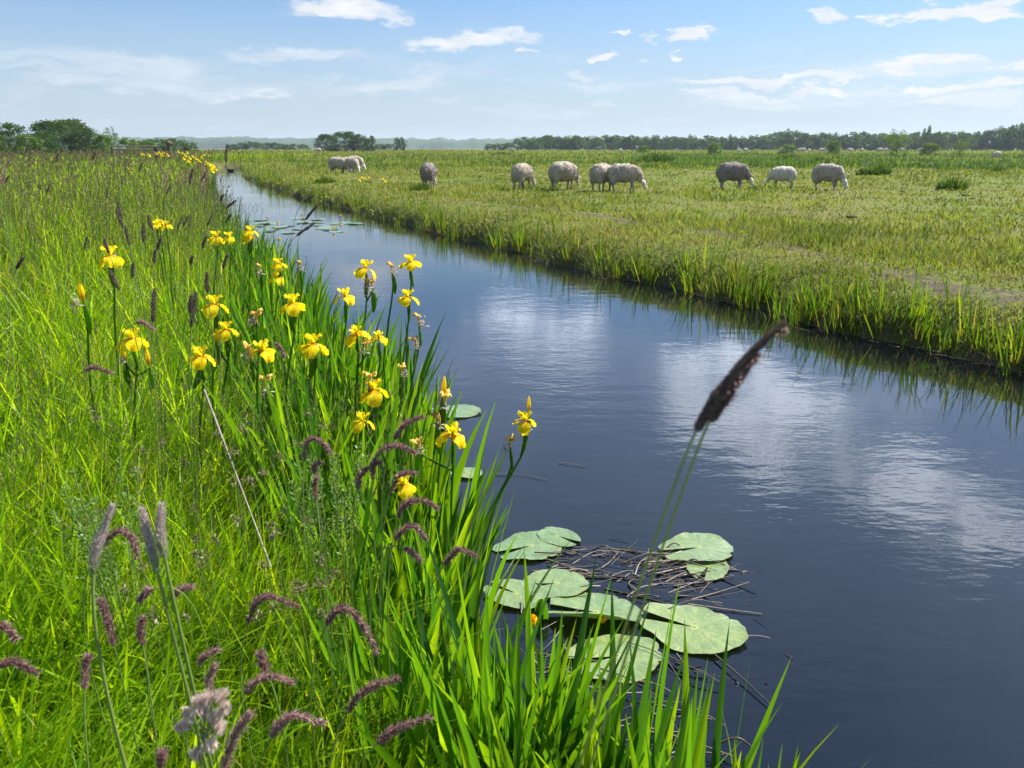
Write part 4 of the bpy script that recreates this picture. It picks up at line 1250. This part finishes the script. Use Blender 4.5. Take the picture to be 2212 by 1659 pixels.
# dead reeds afloat
DG = 'dead reed stalks floating in the lily patch'
straw_meshes = []
for k in range(12):
    L = R.uniform(.08, .40); mb = MB(); b = R.normal(0, .022 if k % 2 else .006)
    C = spline([(-L / 2, 0, 0), (0, b, .003), (L / 2, R.normal(0, .01), 0)], 9)
    V, F = tube(C, R.uniform(.0010, .0045) * np.linspace(1.15, .6, 9), 6); V[:, 2] *= .5; mb.add(V, F); m_ = mb.mesh('dead_reed'); m_.materials.append(M['deadreed']); straw_meshes.append(m_)


def debris(n, u0, u1, v0, v1, label, group, zmax=.03, ang=None, cond=None):
    for k in range(n):
        u, v = random.uniform(u0, u1), random.uniform(v0, v1)
        p = onz(u, v, .005)
        if cond and not cond(u, v): continue
        o = link('dead_reed', random.choice(straw_meshes), loc=(p.x, p.y, random.uniform(.003, zmax)))
        o.rotation_euler = (random.uniform(0, 6), random.gauss(0, .05), random.gauss(ang or 0, .5) if ang is not None else random.uniform(0, 6.28))
        tag(o, label, 'dead reed', group)


debris(120, 1200, 1540, 1178, 1290, 'brown dead reed stalk floating between the upper lily pads', DG, ang=.1, zmax=.007)
debris(16, 1500, 1640, 1190, 1390, 'brown dead reed stalk drifting at the outer edge of the lily patch', 'dead reeds at the outer edge of the lily patch', ang=-.3, zmax=.007)
debris(40, 1120, 1640, 1430, 1640, 'brown dead reed stalk floating at the foot of the front iris leaves', 'dead reeds at the foot of the front iris leaves', ang=-.25, cond=lambda u, v: u < 1640 - (v - 1430) * .1)
debris(20, 1120, 1260, 1330, 1480, 'dark dead reed stalk in the shallow water left of the front pads', 'dead reeds left of the front pads')
for k in range(80):
    y = random.uniform(4.6, 15); x = float(xR(y)) - abs(random.gauss(0, .13)) - .02
    o = link('dead_reed', random.choice(straw_meshes), loc=(x, y, .008 + random.uniform(0, .02))); o.rotation_euler = (0, random.gauss(0, .08), rad(118) + random.gauss(0, .5))
    tag(o, 'brown dead reed stalk washed against the right bank', 'dead reed', 'dead reeds along the right bank')
for (u, v, a, L) in ((960, 828, -.35, 1), (1236, 1003, -.4, 1), (1120, 1030, -.2, 2.0)):
    p = onz(u, v, .006); o = link('floating_blade', straw_meshes[k % 12], loc=(p.x, p.y, .008)); o.rotation_euler = (0, 0, a); o.scale = (.6 * L,) * 3
    k += 1
    tag(o, {960: 'thin pale floating blade above the far lone lily pad', 1236: 'thin pale floating blade right of the rightmost iris', 1120: 'long brown floating blade among the iris tips'}[u], 'floating blade')


# ---------------------------------------------------------------- animals
def remeshed(name, parts, voxel, smooth_iter=4):
    """one closed surface from overlapping ellipsoids and tapered limbs"""
    bm = bmesh.new()
    for kind, *a in parts:
        if kind == 'e':
            c, r, rot = a
            mtx = Matrix.Translation(c) @ (rot if rot else Matrix.Identity(4)) @ Matrix.Diagonal((*r, 1))
            bmesh.ops.create_icosphere(bm, subdivisions=3, radius=1, matrix=mtx)
        else:
            pts, rads = a
            C = spline(pts, 12); rr = np.interp(np.linspace(0, 1, 12), np.linspace(0, 1, len(rads)), rads)
            V, F = tube(C, rr, 10)
            vs = [bm.verts.new(v) for v in V]
            for f in F: bm.faces.new([vs[i] for i in f])
            bm.faces.new(vs[:10][::-1]); bm.faces.new(vs[-10:])
    me = bpy.data.meshes.new('tmp'); bmesh.ops.recalc_face_normals(bm, faces=bm.faces); bm.to_mesh(me); bm.free()
    o = bpy.data.objects.new('tmp', me); COL.objects.link(o)
    md = o.modifiers.new('r', 'REMESH'); md.mode = 'VOXEL'; md.voxel_size = voxel
    ms = o.modifiers.new('s', 'SMOOTH'); ms.iterations = smooth_iter; ms.factor = .5
    dg = bpy.context.evaluated_depsgraph_get(); dg.update()
    res = bpy.data.meshes.new_from_object(o.evaluated_get(dg)); res.name = name
    bpy.data.objects.remove(o); bpy.data.meshes.remove(me)
    res.polygons.foreach_set('use_smooth', np.ones(len(res.polygons), bool))
    return res


def sheep_meshes(seed, head_yaw, step, fat=1.):
    rr = random.Random(seed)
    hy = head_yaw
    poll = Vector((.60 + .04 * math.cos(hy), .16 * math.sin(hy), .40))
    hd = Vector((math.cos(hy) * .55, math.sin(hy) * .55, -.83)).normalized()
    muz = poll + hd * .29
    side = Vector((-math.sin(hy), math.cos(hy), 0))
    q = hd.to_track_quat('Z', 'Y').to_matrix().to_4x4()
    L = []
    legs = []
    for (x, y, hind) in ((.30, .125, 0), (.30, -.125, 0), (-.36, .13, 1), (-.36, -.13, 1)):
        s = step * rr.choice((-1, 1)) * rr.uniform(.5, 1)
        if hind:
            legs.append(('t', [(x + .04, y, .55), (x + .05 + s * .3, y, .40), (x - .06 + s, y, .25), (x - .03 + s, y, .10), (x - .01 + s, y, .0)], [.10, .075, .036, .030, .036]))
        else:
            legs.append(('t', [(x, y, .55), (x - .02, y, .38), (x + .01 + s * .5, y, .23), (x + s, y, .09), (x + .015 + s, y, .0)], [.09, .06, .036, .029, .036]))
    body = [('e', (0, 0, .60), (.46, .20, .21), None), ('t', [(.34, 0, .62), (.50, .05 * math.sin(hy), .55), tuple(poll)], [.16, .12, .085]),
            ('e', tuple(poll + hd * .08), (.075, .085, .12), q), ('e', tuple(poll + hd * .20), (.05, .055, .10), q), ('e', tuple(muz - hd * .02), (.042, .045, .05), q),
            ('t', [tuple(poll + side * .06), tuple(poll + side * .13 + Vector((0, 0, .0))), tuple(poll + side * .19 + Vector((0, 0, -.035)))], [.026, .03, .010]),
            ('t', [tuple(poll - side * .06), tuple(poll - side * .13), tuple(poll - side * .19 + Vector((0, 0, -.035)))], [.026, .03, .010])] + legs
    bm_ = remeshed('sheep', body, .017, 3)
    bm_.materials.append(M['sheepskin']); bm_.materials.append(M['face']); bm_.materials.append(M['hoof'])
    mi = []
    for p in bm_.polygons:
        c = p.center
        if (c - (poll + hd * .12)).length < .23 and c.x > .5: mi.append(1)
        elif c.z < .10 : mi.append(2)
        else: mi.append(0)
    bm_.polygons.foreach_set('material_index', mi)
    f = fat
    fl = [('e', (-.22, 0, .63), (.33, .27 * f, .29 * f), None), ('e', (.05, 0, .63), (.40, .285 * f, .30 * f), None), ('e', (.27, 0, .62), (.28, .25 * f, .27 * f), None), ('e', (-.40, 0, .58), (.19, .22 * f, .25), None),
          ('t', [(.36, 0, .66), (.50, .06 * math.sin(hy), .57), tuple(poll + hd * -.02)], [.23, .165, .10]),
          ('e', (-.57, 0, .58), (.05, .05, .13), None), ('e', (-.36, .13, .42), (.12, .10, .14), None), ('e', (-.36, -.13, .42), (.12, .10, .14), None),
          ('e', (.29, .12, .44), (.09, .08, .10), None), ('e', (.29, -.12, .44), (.09, .08, .10), None)]
    wm = remeshed('fleece', fl, .026, 5)
    n = len(wm.vertices); co = np.zeros(n * 3); no = np.zeros(n * 3)
    wm.vertices.foreach_get('co', co); co = co.reshape(-1, 3)
    no = np.array([v.normal[:] for v in wm.vertices])
    s3 = seed * 3.7
    lump = (fbm(co[:, 0] * 9 + co[:, 1] * 5 + s3, co[:, 2] * 7 + co[:, 1] * 6, 3, 3) - .5) + .6 * (fbm(co[:, 0] * 24 + s3, co[:, 2] * 12 + co[:, 1] * 22, 8, 2) - .5)
    co = co + no * (lump * .036)[:, None]
    # locks of wool standing off the surface
    idx = R.integers(0, n, 4200)
    D = no[idx] * .6 + R.normal(0, .35, (len(idx), 3)) + np.array([0, 0, -.65])
    LV, LF = diamonds(co[idx] - no[idx] * .006, D, R.uniform(.025, .05, len(idx)), .016)
    F0 = np.array([list(p.vertices) for p in wm.polygons])
    me = new_mesh('fleece', np.vstack([co, LV]), np.vstack([F0, LF + n]))
    bpy.data.meshes.remove(wm)
    return bm_, me


SV = [sheep_meshes(1, .12, .05), sheep_meshes(2, -.5, .07), sheep_meshes(3, .5, .04, 1.06), sheep_meshes(4, 0., .09, .95)]
FP = {}
for k, (b, f) in enumerate(SV):
    for mk in ('wool', 'wool_pale', 'wool_dark'):
        c = f.copy(); c.materials.clear(); c.materials.append(M[mk]); FP[k, mk] = c


def sheep(u, v, yaw_deg, var, label, group='sheep grazing in the meadow', wool='wool', s=1., z=None):
    p = onz(u, v, .5); zz = float(gz(p.x, p.y))
    o = link('sheep', SV[var][0], loc=(p.x, p.y, zz - .045)); o.rotation_euler = (0, 0, rad(yaw_deg)); s *= .96; o.scale = (s * .88, s, s)
    tag(o, label, 'sheep', group)
    link('fleece', FP[var, wool], parent=o)
    return o


# yaw 0 faces right in the picture, -90 faces the viewer, 90 away
sheep(731, 376, -14, 0, 'sheep grazing at the left of the huddled three, whole flank visible', s=1.08)
sheep(757, 376, -22, 1, 'middle sheep of the huddled three, head down', s=1.05)
sheep(768, 371, -24, 3, 'sheep at the back right of the huddled three, pale face', s=1.1)
sheep(927, 408, 88, 1, 'narrow grey sheep seen from behind, standing alone', s=1.03, wool='wool_dark')
sheep(1128, 409, 60, 1, 'sheep seen from behind with its head turned out to the right', s=1.03)
sheep(1216, 411, 26, 2, 'biggest round sheep in the middle, rump dark, facing right', s=1.06)
sheep(1300, 414, 48, 0, 'sheep standing behind the one facing right in the overlapping pair', s=1.04)
sheep(1346, 415, -8, 3, 'front sheep of the overlapping pair, facing right with its head in the grass', s=1.08)
sheep(1580, 411, -3, 0, 'dark sheep in long grass left of the pale one, facing right', s=1.06, wool='wool_dark')
sheep(1689, 407, 168, 1, 'pale cream sheep facing left, half hidden by long grass', wool='wool_pale', s=.88)
sheep(1784, 410, -46, 3, 'grey sheep turned towards the viewer, white face down, right of the pale one', s=1.06)
sheep(2152, 343, 170, 2, 'far pale sheep at the right edge, only its back showing over the grass', wool='wool_pale', s=1.1)
for k, u in enumerate((1597, 1610, 1688, 1702, 1728, 1735, 1748, 1775, 1782, 1790, 1812, 1835, 1840, 1862, 1900, 1906, 1913, 1950, 756, 1107, 688, 1340, 1990)):
    p = Vector((0, 0, CAM_Z)) + ray(u, 324.5) * random.uniform(235, 262)
    o = link('sheep', SV[k % 4][0], loc=(p.x, p.y, float(gz(p.x, p.y)))); o.rotation_euler = (0, 0, random.choice((0, PI)) + random.gauss(0, .5)); o.scale = (1.5 if k % 3 else 1.2,) * 3
    tag(o, 'tiny white sheep in the far flock before the wood', 'sheep', 'distant flock before the wood')
    link('fleece', FP[k % 4, 'wool_pale'], parent=o)

# duck on the narrow water
p = onz(498, 370, 0)
dm = remeshed('duck', [('e', (0, 0, .06), (.19, .10, .085), None), ('e', (-.17, 0, .09), (.10, .06, .04), None), ('t', [(.12, 0, .09), (.17, 0, .17), (.19, 0, .22)], [.06, .035, .04]), ('e', (.20, 0, .24), (.055, .042, .045), None), ('t', [(.23, 0, .235), (.28, 0, .225), (.31, 0, .222)], [.026, .02, .012])], .014, 3)
dm.materials.append(M['duck'])
o = link('duck', dm, loc=(p.x, p.y, 0)); o.rotation_euler = (0, 0, rad(165)); o.scale = (1.7,) * 3
tag(o, 'small dark duck swimming at the far end of the ditch', 'duck')


# ---------------------------------------------------------------- trees
def crown_mesh(seed, n_lobe, n_leaf, shape, mat, leaf=.05, gap=.0):
    """unit crown: width 1, height 1, standing on z = 0"""
    rr = np.random.default_rng(seed); mb = MB()
    P, D, S, TI = [], [], [], []
    for k in range(n_lobe):
        z = rr.uniform(.06, .95)
        if shape == 'dome': rmax = .5 * math.sqrt(max(.02, 1 - max(0, (z - .25) / .75) ** 2))
        elif shape == 'tall': rmax = .5 * (1 - abs(z - .45) * 1.35) ** .7 if abs(z - .45) < .7 else .05
        else: rmax = .5 * math.sqrt(max(.03, 1 - ((z - .45) / .55) ** 2))
        a = rr.uniform(0, 2 * PI); q = math.sqrt(rr.uniform(.25, 1)) * rmax * .86
        c = np.array([math.cos(a) * q, math.sin(a) * q, z])
        lr = rr.uniform(.07, .17) * (.7 + .5 * rmax / .5)
        m = n_leaf
        v = rr.normal(size=(m, 3)); v /= np.linalg.norm(v, axis=1, keepdims=True)
        pts = c + v * lr * rr.uniform(.45, 1.05, (m, 1)) * np.array([1, 1, .8])
        P.append(pts); D.append(v * .5 + rr.normal(0, .7, (m, 3))); TI.append(np.clip(rr.normal(rr.uniform(.25, .75), .18, m), 0, 1)); S.append(rr.uniform(.6, 1.5, m) * leaf)
    P = np.concatenate(P); D = np.concatenate(D); S = np.concatenate(S); TI = np.concatenate(TI)
    P[:, 2] = np.maximum(P[:, 2], .0)
    V, F = diamonds(P, D, S, S * .62); mb.add(V, F, np.repeat(TI, 4))
    me = mb.mesh('crown'); me.materials.append(mat); return me


def trunk_mesh(seed, hfrac=.75):
    rr = np.random.default_rng(seed); mb = MB()
    V, F = tube(spline([(0, 0, -.03), (.01, 0, .2), (-.01, .01, .45), (.01, 0, hfrac)], 10), np.linspace(.035, .008, 10), 8); mb.add(V, F)
    for k in range(7):
        z = rr.uniform(.18, .6); a = rr.uniform(0, 6.28); l = rr.uniform(.2, .36)
        V, F = tube(spline([(0, 0, z), (math.cos(a) * l * .5, math.sin(a) * l * .5, z + l * .35), (math.cos(a) * l, math.sin(a) * l, z + l * .9)], 7), np.linspace(.014, .004, 7), 6); mb.add(V, F)
    m = mb.mesh('trunk'); m.materials.append(M['bark']); return m


TRK = [trunk_mesh(k) for k in range(3)]
CR = {'dome': [crown_mesh(k, 60, 95, 'dome', M['tree'], .040) for k in range(4)],
      'far': [crown_mesh(20 + k, 34, 48, 'round', M['tree_far'], .075) for k in range(5)],
      'fartall': [crown_mesh(30 + k, 30, 44, 'tall', M['tree_far'], .075) for k in range(3)],
      'shrub': [crown_mesh(50 + k, 40, 60, 'dome', M['shrub'], .06) for k in range(3)],
      'airy': [crown_mesh(60 + k, 26, 46, 'round', M['shrub'], .05) for k in range(2)]}


def tree(u, vtop, wpx, dist, kind, label, group, name='tree', vbase=None, var=None):
    """u, vtop, wpx: where the crown shows; dist: metres away"""
    d = ray(u, 320); p = Vector((d.x, d.y, 0)) * dist
    k = dist / FD
    h = (320 - vtop) * k + CAM_Z - .48
    w = wpx * k
    root = empty(name, (p.x, p.y, .45), random.uniform(0, 6.28)); tag(root, label, 'tree' if name == 'tree' else 'shrub', group)
    cm = CR[kind][var if var is not None else random.randrange(len(CR[kind]))]
    c = link('crown', cm, parent=root); c.scale = (w, w, h)
    tr = link('trunk', random.choice(TRK), parent=root); tr.scale = (min(w, h) * .9,) * 2 + (h,)
    return root


LT = [(20, 266, 110, 130, 'dome', 'dark rounded tree cut by the left edge'), (-15, 285, 70, 95, 'dome', 'lower tree in front at the very left edge'),
      (118, 262, 110, 140, 'dome', 'highest part of the big dark domed tree at upper left'), (150, 259, 120, 150, 'dome', 'big dark domed tree crowning the left skyline'),
      (185, 275, 70, 140, 'dome', 'right shoulder tree of the domed group'), (95, 282, 60, 125, 'dome', 'left shoulder tree of the domed group'),
      (240, 275, 44, 120, 'airy', 'loose pointed tree right of the domed group'), (222, 288, 50, 118, 'shrub', 'pale green shrub at the foot of the pointed tree'),
      (62, 290, 70, 110, 'shrub', 'greyish shrub between the two left trees'), (278, 297, 50, 130, 'shrub', 'low light green shrub left of the gate'), (315, 300, 60, 150, 'shrub', 'low shrub behind the gate'),
      (345, 299, 80, 210, 'far', 'flat distant tree mass behind the gate'), (380, 297, 60, 220, 'far', 'distant rounded tree right of the gate post'), (410, 305, 40, 230, 'far', 'small distant tree ending the left skyline')]
for u, vt, w, d, kind, lab in LT:
    tree(u, vt + 3, w, d, kind, lab, None)
MT = [(706, 292, 56, 260, 'dome', 'left tree of the clump behind the huddled sheep'), (745, 287, 74, 265, 'dome', 'tallest middle tree of the clump behind the huddled sheep'), (775, 292, 50, 262, 'dome', 'right middle tree of the clump behind the huddled sheep'), (800, 295, 30, 255, 'far', 'small round tree at the right of the clump behind the huddled sheep'),
      (858, 299, 18, 330, 'fartall', 'left one of the small pair of upright far trees'), (870, 298, 18, 330, 'fartall', 'right one of the small pair of upright far trees')]
for u, vt, w, d, kind, lab in MT:
    tree(u, vt, w, d, kind, lab, None)
for u, vt, w in ((520, 309, 40), (545, 307, 40), (570, 309, 44), (600, 308, 40), (628, 311, 36), (655, 312, 30), (822, 312, 30), (838, 311, 26), (1060, 312, 30), (1080, 311, 34), (1100, 309, 34), (505, 312, 30)):
    tree(u, vt, w, 420, 'far', 'low far tree on the skyline between ditch and meadow clumps', 'low far trees on the middle skyline')
u = 1118
while u < 2270:
    top = np.interp(u, [1118, 1200, 1400, 1600, 1665, 1700, 1760, 1850, 1930, 1990, 2060, 2140, 2212, 2270], [299, 296, 297, 296, 293, 284, 290, 292, 289, 287, 290, 284, 270, 266]) + random.gauss(0, 2.2)
    d = np.interp(u, [1118, 1600, 1700, 2212], [430, 420, 390, 330])
    w = random.uniform(30, 44) * (1 if u < 1650 else 1.35)
    tree(u, top, w, d * random.uniform(.97, 1.04), 'far' if random.random() < .75 else 'fartall', 'tree in the long dark wood edge along the right horizon', 'trees of the wood along the right horizon')
    u += random.uniform(9, 15) * (1 if u < 1650 else 1.2)
tree(1998, 275, 26, 350, 'fartall', 'pointed tree rising above the right wood', None)
for u, vt, w, d, kind, lab in ((1937, 283, 62, 120, 'airy', 'loose green bush standing in front of the right wood'), (1545, 308, 36, 150, 'shrub', 'small pale shrub in the meadow before the middle of the wood'), (2075, 300, 40, 130, 'airy', 'thin airy shrub right of the loose bush'),
                               (1800, 304, 40, 150, 'shrub', 'pale shrub left of the loose bush'), (2010, 309, 50, 140, 'shrub', 'low shrub just right of the loose bush'), (1700, 312, 40, 170, 'shrub', 'low green shrub before the raised part of the wood'), (1390, 314, 30, 200, 'shrub', 'low shrub before the long even wood')):
    tree(u, vt, w, d, kind, lab, None, 'shrub')

# far wooded ridge, one mass on the horizon
xs = np.linspace(-1900, 2600, 900)
prof = 13 + 9 * fbm(xs * .004, xs * 0 + 2, 15, 3) + 5 * fbm(xs * .03, xs * 0 + 5, 16, 2)
prof *= np.interp(xs, [-1900, -1200, -700, -300, 100, 500, 1400, 2600], [.9, 1, 1.15, 1.1, 1.2, .95, .9, .9])
ys = np.array([1850, 1862, 1875, 1900, 1960, 2060])
hz = np.array([0, .45, .75, .95, 1.1, 0])
RV = np.stack([np.stack([xs, np.full(len(xs), yy) + 14 * fbm(xs * .05, xs * 0 + k, 44, 2), .3 + prof * hh * (.85 + .3 * vnoise(xs * .09 + k * 9, xs * 0 + k, 3))], -1) for k, (yy, hh) in enumerate(zip(ys, hz))])
fm = new_mesh('far_wood', RV.reshape(-1, 3), grid_faces(len(ys), len(xs)))
tag(link('far_wood', fm, simple_mat('far_wood', (.018, .045, .018), (.05, .09, .03), .12, .95)), 'blue hazy wooded ridge along the horizon', 'wood', kind='stuff')

# fence with a rail, and posts, at the far left
p0 = onz(241, 333, .55); dist = 72.
fr = at(241, 316, dist); to = at(372, 316, dist)
root = empty('field_gate', (fr.x, fr.y, float(gz(fr.x, fr.y)))); tag(root, 'low wooden field gate with one pale rail before the left trees', 'gate')
b = Vector(root.location)


def box_post(parent, x, y, top, w, name='post', mat='wood'):
    bm = bmesh.new()
    bmesh.ops.create_cone(bm, cap_ends=True, segments=8, radius1=w, radius2=w * .85, depth=top + .4, matrix=Matrix.Translation((x, y, top / 2 - .2)))
    bmesh.ops.bevel(bm, geom=bm.edges[:], offset=w * .12, segments=1, affect='EDGES')
    me = bpy.data.meshes.new(name); bm.to_mesh(me); bm.free()
    return link(name, me, M[mat], parent)


for u, v, w in ((241, 317, .07), (256, 311, .05), (335, 317, .13), (352, 318, .08)):
    q = at(u, v, dist) - b
    box_post(root, q.x, q.y, q.z, w * 1.6)
mb = MB()
for zz in (0, -.28):
    V, F = tube(spline([(-.05, 0, fr.z - b.z + zz), (to.x - fr.x - 1.2, 0, fr.z - b.z + zz)], 4), .06, 6); mb.add(V, F)
mb.build('rail', M['straw'], root)
q = at(365, 312, dist); gp = empty('fence_post', (q.x, q.y, float(gz(q.x, q.y)))); tag(gp, 'dark round-topped post right of the pale gate rail', 'post')
box_post(gp, 0, 0, q.z - gp.location.z, .2, 'shaft')
bm = bmesh.new(); bmesh.ops.create_icosphere(bm, subdivisions=2, radius=.3, matrix=Matrix.Translation((0, 0, q.z - gp.location.z + .1)) @ Matrix.Diagonal((1, 1, .8, 1)))
me = bpy.data.meshes.new('cap'); bm.to_mesh(me); bm.free(); link('cap', me, M['wood'], gp)

# ---------------------------------------------------------------- the air
bm = bmesh.new(); bmesh.ops.create_cube(bm, size=1, matrix=Matrix.Translation((400, 1200, 20)) @ Matrix.Diagonal((30000, 9000, 44, 1)))
me = bpy.data.meshes.new('haze'); bm.to_mesh(me); bm.free()
hm, t, out = mat_new('haze')
pv = t('ShaderNodeVolumePrincipled', {'Color': (.72, .84, 1, 1), 'Density': .00017, 'Anisotropy': .3})
pv.inputs['Density Attribute'].default_value = ''
t.l.new(pv.outputs[0], out.inputs['Volume'])
USE_HAZE = True
if USE_HAZE:
    tag(link('haze', me, hm), kind='stuff', label='thin blue summer haze in the far air', cat='haze')

# ---------------------------------------------------------------- camera and render settings
cd = bpy.data.cameras.new('camera'); cd.sensor_width = 36; cd.lens = 36 * 769 / 1024; cd.clip_start = .02; cd.clip_end = 20000
cd.dof.use_dof = True; cd.dof.focus_distance = 4.0; cd.dof.aperture_fstop = 8.5
co_ = link('camera', cd, loc=(0, 0, CAM_Z)); co_.rotation_euler = (PI / 2 - PITCH, 0, 0)
SC.camera = co_
vs = SC.view_settings; vs.view_transform = 'Standard'; vs.look = 'None'; vs.exposure = 1.28; vs.gamma = 1
cy = SC.cycles
cy.max_bounces = 10; cy.diffuse_bounces = 7; cy.glossy_bounces = 3; cy.transmission_bounces = 7; cy.transparent_max_bounces = 6; cy.volume_bounces = 0
cy.caustics_reflective = False; cy.caustics_refractive = False
cy.use_adaptive_sampling = True; cy.adaptive_threshold = .015
cy.use_denoising = True; cy.denoiser = 'OPENIMAGEDENOISE'; cy.denoising_input_passes = 'RGB_ALBEDO_NORMAL'; cy.denoising_prefilter = 'ACCURATE'
cy.sample_clamp_indirect = 6
